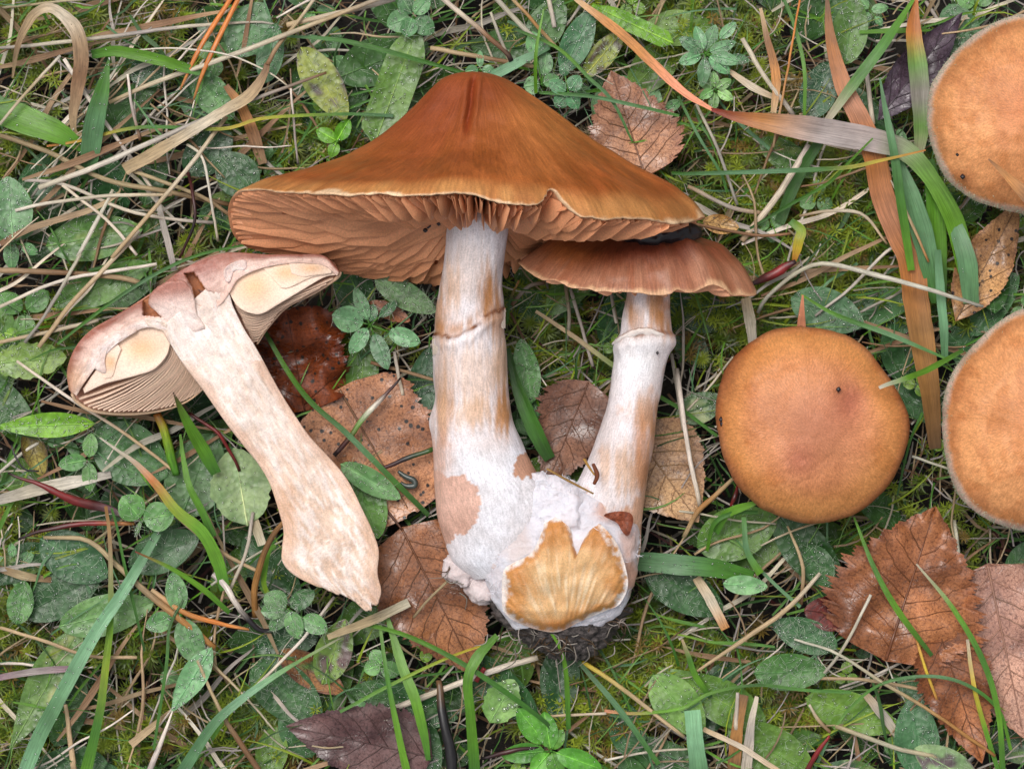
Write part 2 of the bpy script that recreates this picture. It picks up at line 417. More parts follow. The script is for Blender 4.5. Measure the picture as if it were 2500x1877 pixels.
BIG_C = (1160, 578, 235); BIG_A = (1172, 176, 205)
BIG_RIM = [(1724, 528, 270), (1690, 538, 340), (1640, 541, 410), (1560, 531, 475), (1480, 536, 525), (1410, 524, 548), (1340, 508, 562), (1290, 497, 572), (1180, 482, 575),
           (1090, 471, 575), (1000, 479, 560), (925, 470, 542), (850, 471, 520), (700, 466, 450), (620, 462, 370), (578, 470, 310), (556, 515, 240), (566, 560, 190),
           (600, 598, 130), (700, 625, 50), (830, 662, 0), (1000, 688, -30), (1100, 684, -40), (1250, 650, -30), (1400, 605, 0), (1550, 566, 60), (1660, 545, 150)]
def big_col(V, t, a):
    x, y = V[..., 0], V[..., 1]
    c = np.tile(lin((164, 92, 44)), (*t.shape, 1))
    c = mixc(c, (140, 68, 34), .95*gauss(x, y, 1030, 290, 190, 130)+.7*gauss(x, y, 1180, 200, 130, 60))
    c = mixc(c, (176, 112, 58), .75*gauss(x, y, 1380, 300, 150, 110))
    c = mixc(c, (170, 88, 42), .8*gauss(x, y, 1640, 430, 60, 40)+.7*gauss(x, y, 1470, 440, 50, 50)+.5*gauss(x, y, 720, 425, 120, 18))
    c = mixc(c, (138, 74, 28), .6*smooth(.0, .5, n3(a*40, t*3, 0, 61, 4))*smooth(.2, .6, t))
    c = mixc(c, (206, 150, 90), smooth(.86, .97, t)*(.55+.35*n3(a*60, t*4, 0, 8)))
    c = mixc(c, (228, 196, 158), smooth(.972, .992, t+.05*n3(a*55, 3, 0, 9, 4)-.022)*smooth(250, 330, V[..., 2]))
    gx = 1158-.14*(y-185); g = np.exp(-((x-gx)/9)**2)*smooth(178, 200, y)*(1-smooth(310, 350, y))
    return mixc(c, (128, 52, 22), .8*g)
def big_groove(V):
    x, y = V[..., 0], V[..., 1]
    gx = 1158-.14*(y-185)+4*n3(y/18, 1, 0, 77)
    e = smooth(176, 200, y)*(1-smooth(300, 350, y))*smooth(150, 220, V[..., 2])
    V = V.copy(); V[..., 2] += e*(-16*np.exp(-((x-gx)/8)**2)+8*np.exp(-((x-gx-17)/7)**2)+6*np.exp(-((x-gx+17)/8)**2))
    return V
def big_tm(R):
    x, z = R[:, 0], R[:, 2]; near = z > 300
    g = np.exp(-((x-1366)/30)**2)*near*(.10+.03*n3(x/7, 1, 0, 35))+np.exp(-((x-1150)/40)**2)*near*.015
    return 1-g+.012*n3(x/30, z/30, 0, 31)*near

def build_cap(parent, name, rim, apex, C, hl, hr, colf, stem_at, n, m, ngill, gdep, gcol, tm=None, groove=None, seed=0, lip=9, label=None, spread=(0, 1, 0)):
    R, V, col, uv, tmv = side_cap(rim, apex, C, hl, hr, n, m, colf, tm, groove=groove, seed=seed)
    S = np.array(stem_at, float); C = np.array(C, float)
    edge = V[-1]
    # rolled lip and underside
    dirn = (S-edge); dirn /= np.linalg.norm(dirn, axis=1)[:, None]
    dwn = np.array(spread, float)
    lw = (lip*(.35+.65*smooth(260, 380, edge[:, 2]))*(1+.5*n3(np.arange(n)*.21, 4, 0, seed+8)))[:, None]
    l1 = edge+dwn*lw*.8+(-dirn)*lw*.2; l2 = edge+dwn*lw+dirn*lw*1.2
    rings = [l1, l2]
    ts = np.linspace(.96, .06, 14)
    und = [S*(1-k)+(l2)*k+np.array([0, -1, 0])*24*np.sin(np.pi*k) for k in ts]
    VV = np.concatenate([V, np.stack(rings+und)], 0)
    lc = np.tile(mixc(np.tile(lin(gcol)*.8, (n, 1)), (224, 190, 152), smooth(260, 380, edge[:, 2])), (len(rings), 1, 1)); uc = np.tile(lin(gcol)*.95, (len(und), n, 1))
    cc = np.concatenate([col, lc, uc]).reshape(-1, 3)
    uvv = np.concatenate([uv, np.stack([np.stack([np.arange(n)/n, np.full(n, 1+.01*k)], -1) for k in range(len(rings+und))])]).reshape(-1, 2)
    o = mk(name, VV.reshape(-1, 3), gridF(len(VV), n, True), M['cap'], cc, uvv, parent, label=label)
    # gills: radial plates, long ones and short ones between
    for g in range(ngill):
        f = g/ngill+.15/ngill*math.sin(g*7.3); i = int(f*n) % n
        short = g % 2; t0 = .5+.18*math.sin(g*3.1) if short else .07
        tg = np.linspace(t0, .992, 7)
        e = l2[i]; top = S+(e-S)*tg[:, None]+np.array([0, -1, 0])*24*np.sin(np.pi*tg)[:, None]
        wv = 1+.28*np.sin(tg*9+g*1.7)
        dd = gdep*(1 if not short else .8)*np.clip(np.sin(np.pi*np.clip((tg-t0*.9)/(1.02-t0*.9), 0, 1)**.75), .05, 1)*wv
        if not short: dd[:2] = np.maximum(dd[:2], gdep*.55)
        dv = np.array(spread, float)
        bot = top+dv*dd[:, None]
        lat = np.cross(e-S, dv); lat /= np.linalg.norm(lat)+1e-9
        bot = bot+lat*(gdep*.09*np.sin(tg*6+g*2.1)*smooth(.1, .4, tg))[:, None]
        w = 1.5
        Vg = np.stack([top-lat*w, bot-lat*.9, bot+lat*.9, top+lat*w], 1).reshape(-1, 3)
        tone = 1+.1*math.sin(g*5.7)
        cg = np.tile(lin(gcol)*tone, (7, 4, 1)); cg[:, 1:3] = lin(gcol)*1.12*tone
        mk('gill', Vg, gridF(7, 4), M['gill'], cg.reshape(-1, 3), np.tile([[0, 0], [0, 1], [1, 1], [1, 0]], (7, 1))+np.repeat(np.arange(7), 4)[:, None]*[[0, .1]], o)
    return o

pair = thing('joined_mushrooms', 1300, 1330, -20, label='pair of brown mushrooms lying on their sides, joined at one cut base', cat='mushrooms')
HR = [(0, 1), (.08, .97), (.16, .905), (.32, .735), (.5, .525), (.7, .337), (.86, .206), (.95, .1), (1, 0)]
HL = [(0, 1), (.08, .98), (.16, .92), (.3, .67), (.42, .485), (.56, .33), (.75, .19), (.9, .095), (1, 0)]
build_cap(pair, 'cap', BIG_RIM, BIG_A, BIG_C, HL, HR, big_col, (1168, 482, 228), 420, 84, 204, 84, (218, 152, 110), big_tm, big_groove, 3, lip=6, label='large bell-shaped orange-brown cap with a split rim')
SM_RIM = [(1850, 714, 150), (1800, 722, 215), (1770, 704, 245), (1735, 696, 270), (1690, 716, 290), (1660, 706, 296), (1636, 716, 302), (1580, 715, 308), (1514, 712, 310), (1412, 702, 300), (1333, 680, 262), (1288, 663, 212),
          (1264, 640, 160), (1300, 640, 90), (1400, 650, 40), (1540, 655, 15), (1700, 672, 30), (1800, 700, 80)]
def sm_col(V, t, a):
    x, y = V[..., 0], V[..., 1]
    c = np.tile(lin((156, 88, 56)), (*t.shape, 1))
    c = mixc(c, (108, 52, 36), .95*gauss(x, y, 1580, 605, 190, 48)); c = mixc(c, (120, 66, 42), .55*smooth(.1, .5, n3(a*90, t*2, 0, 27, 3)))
    c = mixc(c, (184, 112, 54), .6*gauss(x, y, 1380, 610, 70, 40))
    c = mixc(c, (186, 136, 108), .8*smooth(.72, .95, t)*(.6+.5*n3(a*70, t*3, 0, 18)))
    return mixc(c, (220, 176, 136), smooth(.968, .996, t+.03*n3(a*60, 3, 0, 19, 3)-.008))
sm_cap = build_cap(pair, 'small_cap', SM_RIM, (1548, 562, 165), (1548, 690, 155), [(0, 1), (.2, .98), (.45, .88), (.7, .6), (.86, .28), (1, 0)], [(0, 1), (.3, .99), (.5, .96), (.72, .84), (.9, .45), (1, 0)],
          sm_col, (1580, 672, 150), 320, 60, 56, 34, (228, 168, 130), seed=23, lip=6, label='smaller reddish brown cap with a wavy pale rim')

# stems
def stem_disp(seed, amp=3):
    def f(V):
        a = n3(V[..., 0]/26, V[..., 1]/120, V[..., 2]/26, seed, 3)*amp + n3(V[..., 0]/60, V[..., 1]/60, V[..., 2]/60, seed+3, 2)*amp
        c = V.mean(1, keepdims=True); dd = V-c; dd = dd/(np.linalg.norm(dd, axis=-1, keepdims=True)+1e-6)
        return V+dd*a[..., None]
    return f
WHITE = (240, 233, 236)
def stain(c, x, y, spots, seed, fib=(7, 70)):
    for (cx, cy, rx, ry, cc, s) in spots:
        g = gauss(x, y, cx, cy, rx, ry)+.6*n3(x/fib[0], y/fib[1], 0, seed, 3)*gauss(x, y, cx, cy, rx*1.5, ry*1.5)
        c = mixc(c, cc, s*smooth(.1, .95, g))
    return c
OC = (194, 134, 74); TN = (220, 180, 146); PK = (214, 170, 148)
rowsB = [(1100, 470, 1242, 470, 228, 72, 72), (1093, 547, 1242, 547, 215, 74, 74), (1086, 620, 1231, 620, 195, 73, 73), (1073, 696, 1224, 696, 175, 76, 74), (1063, 753, 1230, 753, 162, 82, 80), (1060, 821, 1232, 821, 150, 86, 84),
         (1056, 880, 1236, 880, 140, 88, 86), (1058, 924, 1238, 924, 134, 88, 88), (1063, 977, 1244, 977, 128, 90, 88), (1048, 1030, 1255, 1030, 122, 94, 92), (1057, 1076, 1272, 1076, 118, 98, 98), (1058, 1152, 1310, 1152, 116, 102, 102),
         (1060, 1200, 1345, 1195, 114, 102, 104), (1068, 1262, 1365, 1255, 110, 98, 104), (1085, 1320, 1370, 1310, 102, 88, 98), (1110, 1375, 1360, 1360, 94, 70, 80), (1160, 1415, 1330, 1405, 88, 40, 50)]
V, F, uv = loft(rowsB, 120, 240, disp=stem_disp(41, 3))
x, y, z = V.T
# ridge of the veil zone along an oblique line
yr = np.interp(x, [1050, 1070, 1115, 1150, 1190, 1240], [822, 818, 826, 805, 770, 752]); yr = yr+5*n3(x/9, 1, 0, 66, 3); ring = np.exp(-((y-yr-16)/16)**2)*(y > yr)+.6*np.exp(-((y-yr)/5)**2)
V[:, 2] += np.where(z > 120, 8*ring, 0); V[:, 0] += np.where(x > 1145, 1, -1)*4*ring
c = np.tile(lin(WHITE), (len(V), 1))
c = stain(c, x, y, [(1150, 640, 60, 90, (226, 206, 196), .5), (1100, 700, 30, 80, TN, .7), (1190, 725, 26, 80, OC, .95), (1078, 770, 26, 70, OC, .7), (1212, 780, 22, 60, OC, .7), (1150, 915, 85, 95, TN, .55), (1225, 1000, 30, 75, OC, .95), (1085, 1015, 34, 75, OC, .75), (1150, 1010, 60, 45, TN, .8), (1225, 880, 22, 70, TN, .8), (1080, 950, 20, 80, TN, .6),
                      (1075, 1110, 45, 60, PK, .8)], 51)
c = mixc(c, (112, 64, 36), 1.3*np.exp(-((y-yr+3)/6)**2)*(.55+.8*n3(x/14, y/14, 0, 5))); c = mixc(c, (190, 130, 72), .7*np.exp(-((y-yr+20)/18)**2)*(y < yr)*smooth(-.1, .3, n3(x/16, 3, 0, 68)))
wm = smooth(1060, 1115, y-30*n3(x/45, y/45, 0, 12, 3)+40*smooth(1150, 1060, x)*0)
c = mixc(c, (232, 231, 237), .9*wm*smooth(1075, 1150, x+22*n3(x/30, y/30, 0, 14)+(1230-y)*.12))
xn, yn = x+12*n3(x/14, y/14, 0, 21, 4), y+12*n3(x/14, y/14, 3, 22, 4)
PINK = (220, 178, 160)
c[inpoly(xn, yn, [(1030, 1142), (1090, 1160), (1128, 1156), (1168, 1190), (1172, 1250), (1150, 1290), (1090, 1330), (1030, 1300)])] = lin(PINK)
c[inpoly(xn, yn, [(1268, 1102), (1300, 1118), (1322, 1150), (1290, 1168), (1252, 1164)])] = lin((196, 148, 122))
stem = mk('stem', V, F, M['stem'], c, uv, pair, label='thick whitish stem with ochre stains and a torn ring line')
# ring remnant: a loose scalloped band
def band(parent, name, pts, zs, wds, col, mat, bulge=10):
    p = cr([(a, b, q) for (a, b), q in zip(pts, zs)], 60); w = np.interp(np.linspace(0, 1, 60), np.linspace(0, 1, len(wds)), wds)
    rows = []
    for k, (u, h) in enumerate(((0, 0), (.12, bulge), (.4, bulge*.9), (.75, bulge*.2), (1, -9))):
        q = p.copy(); q[:, 1] += u*w*(1+.25*n3(np.arange(60)*.12, 3, 0, 95))+3.5*n3(np.arange(60)*.35, k, 0, 91); q[:, 2] += h+1.5*n3(np.arange(60)*.5, k, 0, 92); rows.append(q)
    Vb = np.stack(rows); cc = np.tile(lin(col), (5, 60, 1)); cc[0] = lin((150, 96, 58))
    uvb = np.stack(np.meshgrid(np.linspace(0, 1, 60), np.linspace(0, 1, 5)), -1)
    return mk(name, Vb.reshape(-1, 3), gridF(5, 60), mat, cc.reshape(-1, 3), uvb.reshape(-1, 2), parent)
band(stem, 'ring_remnant', [(1158, 802), (1182, 776), (1208, 760), (1234, 752)], [235, 233, 220, 184], [6, 26, 32, 44], (236, 222, 206), M['stem'], 3)
band(stem, 'ring_remnant', [(1056, 826), (1075, 820), (1100, 822), (1122, 818)], [176, 205, 222, 232], [44, 34, 24, 8], (238, 226, 212), M['stem'], 3)

rowsS = [(1529, 655, 1637, 655, 156, 54, 54), (1529, 715, 1636, 715, 152, 54, 54), (1522, 765, 1636, 765, 148, 56, 56), (1516, 806, 1640, 806, 144, 58, 58), (1508, 838, 1640, 838, 140, 64, 62), (1500, 886, 1626, 886, 134, 64, 62), (1489, 945, 1615, 945, 128, 62, 62), (1479, 1000, 1606, 1000, 122, 63, 62),
         (1459, 1060, 1598, 1060, 116, 67, 66), (1441, 1114, 1591, 1114, 110, 72, 70), (1404, 1190, 1575, 1190, 104, 78, 76), (1380, 1250, 1568, 1250, 98, 84, 80), (1370, 1300, 1564, 1300, 94, 86, 80), (1375, 1350, 1562, 1350, 90, 80, 76), (1400, 1410, 1552, 1410, 84, 60, 66), (1440, 1445, 1530, 1445, 80, 30, 40)]
V, F, uv = loft(rowsS, 96, 200, disp=stem_disp(141, 3))
x, y, z = V.T
c = np.tile(lin(WHITE), (len(V), 1))
c = stain(c, x, y, [(1600, 740, 26, 70, OC, .9), (1550, 775, 22, 40, OC, .7), (1625, 790, 22, 50, OC, .8), (1535, 730, 14, 60, OC, .6), (1580, 1005, 45, 55, OC, .8), (1600, 1080, 20, 60, OC, .75), (1540, 1150, 60, 70, TN, .8), (1565, 1120, 25, 110, (200, 140, 96), .8), (1475, 1130, 20, 50, TN, .6)], 151)
c = mixc(c, (222, 178, 150), smooth(.1, .5, n3(x/30, y/50, 0, 171, 3)+smooth(1190, 1260, y)*smooth(1420, 1480, x)-.25))
c = mixc(c, (240, 238, 240), .9*gauss(x, y, 1570, 880, 90, 75)*(y > 812)); c = mixc(c, (150, 96, 60), .7*np.exp(-((y-(812+14*n3(x/20, 2, 0, 6))-.12*np.abs(x-1578))/7)**2))
ys_ = 812+14*n3(x/20, 2, 0, 6)+.12*np.abs(x-1578); rs = np.exp(-((y-ys_-20)/22)**2)*(y > ys_)+.4*np.exp(-((y-ys_)/6)**2); V[:, 2] += np.where(z > 110, 11*rs, 0); V[:, 0] += np.sign(x-1574)*9*rs*smooth(20, 60, np.abs(x-1574))
ss = mk('small_stem', V, F, M['stem'], c, uv, pair, label='slimmer white stem with a pale collar ring')
bandp = [(1494, 838), (1512, 822), (1545, 806), (1580, 800), (1615, 812), (1640, 826), (1650, 836)]
band(ss, 'ring_collar', bandp, [142, 184, 208, 214, 202, 172, 142], [8, 12, 18, 20, 16, 12, 8], (240, 230, 222), M['mycelium'], 4)

# joint base: mycelium covered lump, cut flesh, dirt
def lump_disp(seed, amp, s=40):
    def f(V):
        c0 = V.mean((0, 1)); dd = V-c0; dd = dd/(np.linalg.norm(dd, axis=-1, keepdims=True)+1e-6)
        a = n3(V[..., 0]/s, V[..., 1]/s, V[..., 2]/s, seed, 4)*amp
        return V+dd*a[..., None]
    return f
rowsL = [(1290, 1150, 1400, 1170, 100, 50, 60), (1230, 1185, 1440, 1200, 104, 86, 84), (1180, 1245, 1540, 1245, 104, 94, 92), (1165, 1310, 1562, 1310, 102, 96, 94), (1172, 1370, 1558, 1370, 98, 94, 92), (1190, 1430, 1545, 1430, 92, 84, 86), (1218, 1490, 1522, 1485, 86, 64, 76), (1260, 1535, 1470, 1530, 80, 36, 60)]
V, F, uv = loft(rowsL, 150, 150, ptop=.7, disp=lump_disp(7, 9, 34))
x, y, z = V.T; c = np.tile(lin((230, 228, 235)), (len(V), 1))
c = mixc(c, (214, 186, 160), smooth(1270, 1225, np.hypot((x-1330), (y-1330)*.4)+1225-60)*.0)
c = stain(c, x, y, [(1500, 1240, 60, 35, PINK, .9), (1540, 1310, 30, 60, (212, 176, 160), .8), (1255, 1320, 45, 60, (216, 202, 198), .8), (1545, 1400, 25, 50, (190, 130, 90), .8), (1210, 1400, 25, 60, (205, 195, 198), .6)], 171, (30, 30))
base = mk('base', V, F, M['mycelium'], c, uv, pair, label='lumpy base covered in white mycelium')
def threads(parent, V, n, seed, name='mycelium_threads'):
    q = np.random.default_rng(seed); b = V[q.integers(0, len(V), n)]+q.normal(0, 3, (n, 3)); a = q.uniform(0, 6.28, n); L = q.uniform(6, 22, n)
    dr = np.stack([np.cos(a), np.sin(a), q.uniform(-.2, .12, n)], -1); sd = np.stack([-dr[:, 1], dr[:, 0], 0*a], -1)*.7
    mid = b+dr*L[:, None]*.5+np.array([0, 0, 4.]); tip = b+dr*L[:, None]+sd*q.normal(0, 6, (n, 1)); k = np.arange(n)[:, None]*5
    mk(name, np.stack([b-sd, b+sd, mid+sd, mid-sd, tip], 1).reshape(-1, 3), [k+np.array([0, 1, 2, 3]), k+np.array([3, 2, 4])], M['mycelium'], lin((228, 226, 232)), None, parent, kind='stuff')
threads(base, V[(V[:, 2] > 120) & (c.sum(1) > 2.0)], 900, 3)
for (cx, cy, rx, ry, z0, s) in ((1318, 1190, 62, 34, 150, 1), (1365, 1212, 40, 46, 165, 2), (1240, 1345, 60, 58, 140, 3), (1130, 1385, 48, 44, 74, 4), (1395, 1250, 30, 60, 178, 5), (1180, 1432, 46, 44, 66, 6)):
    Vl, Fl, ul = loft([(cx-rx*q, cy+ry*w, cx+rx*q, cy+ry*w, z0, 24*q+4, 24*q+4) for w, q in ((-1, .1), (-.8, .6), (-.4, .92), (0, 1), (.4, .92), (.8, .6), (1, .1))], 40, 36, disp=lump_disp(200+s, 16, 18))
    mk('mycelium_lump', Vl, Fl, M['mycelium'], lin((230, 226, 232) if s not in (3, 4, 6) else (216, 202, 200)), ul, base)
CUT = [(1225, 1460), (1229, 1395), (1252, 1374), (1296, 1350), (1320, 1306), (1328, 1272), (1356, 1257), (1386, 1277), (1402, 1322), (1411, 1352), (1422, 1322), (1443, 1290), (1460, 1277), (1487, 1300), (1510, 1334), (1526, 1380), (1533, 1429), (1513, 1474), (1475, 1492), (1418, 1516), (1362, 1542), (1305, 1535), (1250, 1512), (1229, 1490)]
def cutz(t, a, x, y):
    return np.interp(y, [1250, 1310, 1370, 1430, 1490, 1545], [213, 216, 212, 200, 176, 132])-22*smooth(.72, 1, t)**2+8*n3(np.arctan2(x-1380, 1620-y)*14, y/70, 0, 19, 3)+8*n3(x/50, y/50, 0, 20, 2)
V, F, uv = polar(CUT, (1378, 1440), cutz, 240, 50)
x, y = V[:, 0], V[:, 1]; t = uv[:, 1]
c = np.tile(lin((228, 186, 134)), (len(V), 1))
fa = np.arctan2(x-1380, 1620-y); fr_ = np.hypot(x-1380, 1620-y); nn = n3(fa*26, fr_/70, 0, 33, 4); n2 = n3(x/34, y/34, 0, 34, 3)
c = mixc(c, (240, 216, 178), .85*smooth(-.05, .45, nn+.5*gauss(x, y, 1385, 1440, 70, 60)-.1))
c = mixc(c, (204, 138, 68), .8*smooth(.5, .95, t+.35*n2)); c = mixc(c, (200, 132, 64), .75*gauss(x, y, 1352, 1300, 34, 50)+.6*gauss(x, y, 1470, 1310, 34, 40)+.6*gauss(x, y, 1262, 1410, 34, 40)+.5*gauss(x, y, 1515, 1450, 24, 40))
c = mixc(c, (238, 228, 222), smooth(.9, 1.0, t+.16*n3(x/11, y/11, 0, 39, 4))); c = mixc(c, (192, 120, 66), .6*gauss(x, y, 1360, 1528, 100, 16))
mk('cut_face', V, F, M['flesh'], c, uv*[[6, 1]], base, label='orange cut flesh with two lobes')
V, F, uv = loft([(1180, 1440, 1250, 1450, 50, 40, 60), (1200, 1490, 1520, 1480, 50, 66, 70), (1235, 1530, 1525, 1510, 46, 70, 74), (1280, 1565, 1500, 1545, 42, 56, 70), (1330, 1592, 1470, 1580, 36, 34, 56), (1380, 1610, 1430, 1605, 30, 10, 20)], 90, 80, disp=lump_disp(77, 20, 12))
dirt = mk('soil_clump', V, F, M['dirt'], None, uv, pair, label='clump of dark soil and rootlets under the cut base')
def rootlets(parent, n, cx, cy, rx, ry, z, seed, name='rootlet'):
    r = np.random.default_rng(seed)
    for k in range(n):
        x0, y0 = cx+r.normal()*rx, cy+r.normal()*ry; a = r.uniform(0, 6.28); L = r.uniform(25, 70)
        p = [(x0, y0, z), (x0+L*.5*math.cos(a), y0+L*.5*math.sin(a), z+r.uniform(0, 16)), (x0+L*math.cos(a+.6), y0+L*math.sin(a+.6), z-r.uniform(0, 25))]
        V, F, uv, tt = tubeV(p, [3.5, 2.6, 1.2], 4, 8)
        mk(name, V, F, M['straw'], lin(random.choice([(96, 74, 56), (150, 140, 132), (60, 48, 40), (176, 166, 158)])), uv, parent)
rootlets(dirt, 60, 1370, 1560, 75, 22, 92, 5); rootlets(dirt, 14, 1500, 1500, 22, 28, 90, 6); rootlets(dirt, 10, 1150, 1420, 30, 30, 86, 8)
for pts, w, col in (([(1335, 1144, 240), (1385, 1172, 246), (1449, 1205, 238)], [5, 6, 4], (176, 132, 72)), ([(1426, 1120, 214), (1438, 1140, 222), (1452, 1160, 224)], [7, 6, 4], (170, 130, 60)), ([(1448, 1132, 218), (1458, 1160, 224), (1450, 1182, 222)], [8, 12, 8], (120, 62, 34))):
    V, F, uv, tt = tubeV(pts, w, 6); mk('straw_bit', V, F, M['straw'], lin(col), uv, label='scrap of dry straw lying across the two joined stems' if w[0] == 5 else 'brown scrap stuck to the slimmer white stem' if w[1] == 12 else 'yellowish straw scrap on the slimmer white stem', cat='straw')
for (cx, cy, r_, z, par) in ((1605, 862, 4, 200, ss), (1046, 552, 7, 318, pair), (1038, 562, 6, 318, pair), (1071, 545, 6, 312, pair)):
    V, F, uv = loft([(cx-r_*q, cy+w*r_, cx+r_*q, cy+w*r_, z, r_*q, r_*q) for w, q in ((-1, .2), (-.4, .9), (.4, .9), (1, .2))], 10, 8, disp=lump_disp(int(cx), 2, 6))
    mk('dirt_speck', V, F, M['black'], None, uv, par)
V, F, uv = loft([(1490, 578, 1515, 550, 222, 10, 30), (1530, 592, 1545, 540, 236, 22, 60), (1580, 600, 1595, 540, 242, 28, 60), (1635, 600, 1645, 540, 238, 24, 60), (1685, 592, 1690, 545, 226, 12, 40), (1712, 580, 1716, 556, 210, 6, 20)], 40, 30, disp=lump_disp(5, 12, 18))
mk('hollow_shade_lump', V, F, M['black'], None, uv, pair)  # black lump standing in for the shade of the hollow between the caps
# tan flap on the lower right of the small stem
V, F, uv = polar([(1474, 1258), (1505, 1248), (1538, 1252), (1546, 1272), (1534, 1308), (1518, 1296), (1506, 1276)], (1520, 1270), lambda t, a, x, y: 206-.35*(x-1500)+6*n3(x/12, y/12, 0, 4), 40, 8)
mk('torn_skin', V, F, M['dead'], lin((150, 78, 44)), uv, base)

# ---------------------------------------------------------------- halved mushroom, cut face up
half = thing('halved_mushroom', 640, 1000, -20, label='pale pink mushroom sliced in half lengthwise, cut face up', cat='mushroom')
ZC = lambda x, y: 205-.105*(np.asarray(y)-650)        # the cut plane slopes down towards the stem base
def pairs(lst, z_off, up, dn, n=48, m=90, ptop=.5, disp=None, pbot=1.0):
    rows = []
    for (a, b, c, d) in lst:
        zc = float(ZC((a+c)/2, (b+d)/2))+z_off
        rows.append((a, b, c, d, zc, up, dn))
    return loft(rows, n, m, ptop=ptop, pbot=pbot, disp=disp)
def rough(seed, amp, sx, sy):
    def f(V):
        V = V.copy(); V[..., 2] += amp*n3(V[..., 0]/sx, V[..., 1]/sy, 0, seed, 3); return V
    return f
# back of the cap (outer skin below the cut), gives the half dome its depth
BACK = [(176, 968, 186, 980), (163, 915, 226, 1001), (180, 855, 312, 1007), (222, 806, 395, 998), (300, 760, 452, 976), (385, 705, 500, 942), (450, 662, 560, 890), (520, 628, 610, 850), (580, 618, 650, 800), (650, 622, 700, 748), (740, 622, 765, 714), (805, 632, 815, 682), (828, 660, 826, 670)]
V, F, uv = pairs(BACK, -98, 10, 80, 60, 110, .8)
c = np.tile(lin((196, 138, 112)), (len(V), 1)); hc = mk('cap', V, F, M['cap'], c, uv*[[.3, .1]], half, label='half cap with reddish brown skin and pinkish flesh')
BAND = [(168, 952, 187, 966), (164, 910, 208, 932), (180, 855, 246, 882), (216, 812, 288, 838), (292, 764, 348, 802), (346, 734, 400, 804), (386, 705, 452, 812), (430, 668, 492, 772), (490, 635, 540, 742), (545, 618, 562, 712), (596, 617, 584, 680), (650, 621, 640, 655), (720, 621, 716, 643), (790, 624, 786, 648), (829, 662, 823, 674)]
GAP1 = [(348, 724), (384, 712), (374, 745), (394, 774), (350, 770)]; GAP2 = [(450, 668), (472, 664), (492, 690), (504, 710), (528, 720), (522, 748), (496, 746), (476, 738), (470, 705)]
def bandd(V):
    V = rough(3, 5, 26, 26)(V); x, y = V[..., 0]+4*n3(V[..., 0]/12, V[..., 1]/12, 0, 2), V[..., 1]
    m = inpoly(x, y, GAP1) | inpoly(x, y, GAP2); V[..., 2] = np.where(m, np.minimum(V[..., 2], ZC(V[..., 0], V[..., 1])-38), V[..., 2]); return V
V, F, uv = pairs(BAND, 0, 5, 90, 90, 300, .35, bandd)
x, y, z = V.T; u = uv[:, 0]; acr = (1-np.cos(u*2*np.pi))/2            # 1 = outer skin, 0 = inner side
c = np.tile(lin((232, 200, 186)), (len(V), 1))
c = mixc(c, (152, 92, 74), smooth(.45, .9, acr+.15*n3(x/40, y/40, 0, 8)))
c = mixc(c, (178, 118, 106), .7*gauss(x, y, 470, 655, 80, 26)); c = mixc(c, (206, 168, 160), .7*gauss(x, y, 500, 690, 40, 30))
c = mixc(c, (240, 224, 218), .9*smooth(.45, .2, acr)*(x < 420)); c = mixc(c, (214, 170, 130), .6*gauss(x, y, 190, 930, 40, 40))
gm = inpoly(x, y, GAP1) | inpoly(x, y, GAP2); c[gm] = lin((170, 108, 66))
mk('cap_flesh', V, F, M['flesh'], c, uv*[[.4, .1]], hc)
def plate(lst, name, zo, th, colf, par, seed=0, nn=28, mm=60):
    V, F, uv = pairs(lst, zo, 3, th, nn, mm, .3, rough(seed, 2, 60, 60))
    return mk(name, V, F, M['gill'], colf(V), uv*[[.2, .1]], par)
PE = (238, 200, 164)
def gf(cx, cy, rx, ry):
    def f(V):
        c = np.tile(lin((244, 220, 200)), (len(V), 1))
        return mixc(c, (234, 188, 142), .9*gauss(V[:, 0], V[:, 1], cx, cy, rx, ry))
    return f
plate([(203, 948, 206, 960), (245, 888, 254, 938), (285, 838, 300, 926), (330, 806, 340, 915), (370, 797, 376, 902), (400, 806, 406, 870), (413, 828, 415, 840)], 'exposed_gill', -7, 34, gf(345, 850, 50, 34), hc, 4)
plate([(558, 700, 560, 716), (577, 674, 580, 748), (606, 660, 608, 764), (640, 652, 640, 766), (690, 642, 682, 742), (740, 640, 732, 712), (795, 650, 790, 678), (822, 664, 822, 671)], 'exposed_gill', -7, 30, gf(620, 700, 45, 40), hc, 5)
plate([(640, 652, 655, 668), (664, 650, 675, 690), (690, 643, 690, 704), (720, 640, 712, 700), (770, 640, 760, 678), (800, 650, 795, 672)], 'exposed_gill', -3, 7, gf(700, 665, 40, 22), hc, 6)
plate([(705, 640, 712, 668), (735, 636, 738, 676), (775, 640, 772, 672), (812, 655, 808, 668)], 'exposed_gill', 0, 6, gf(760, 655, 30, 12), hc, 7)
plate([(252, 905, 256, 925), (256, 880, 275, 918), (262, 850, 286, 880), (285, 836, 296, 852)], 'exposed_gill', -3, 7, gf(270, 885, 15, 20), hc, 8)
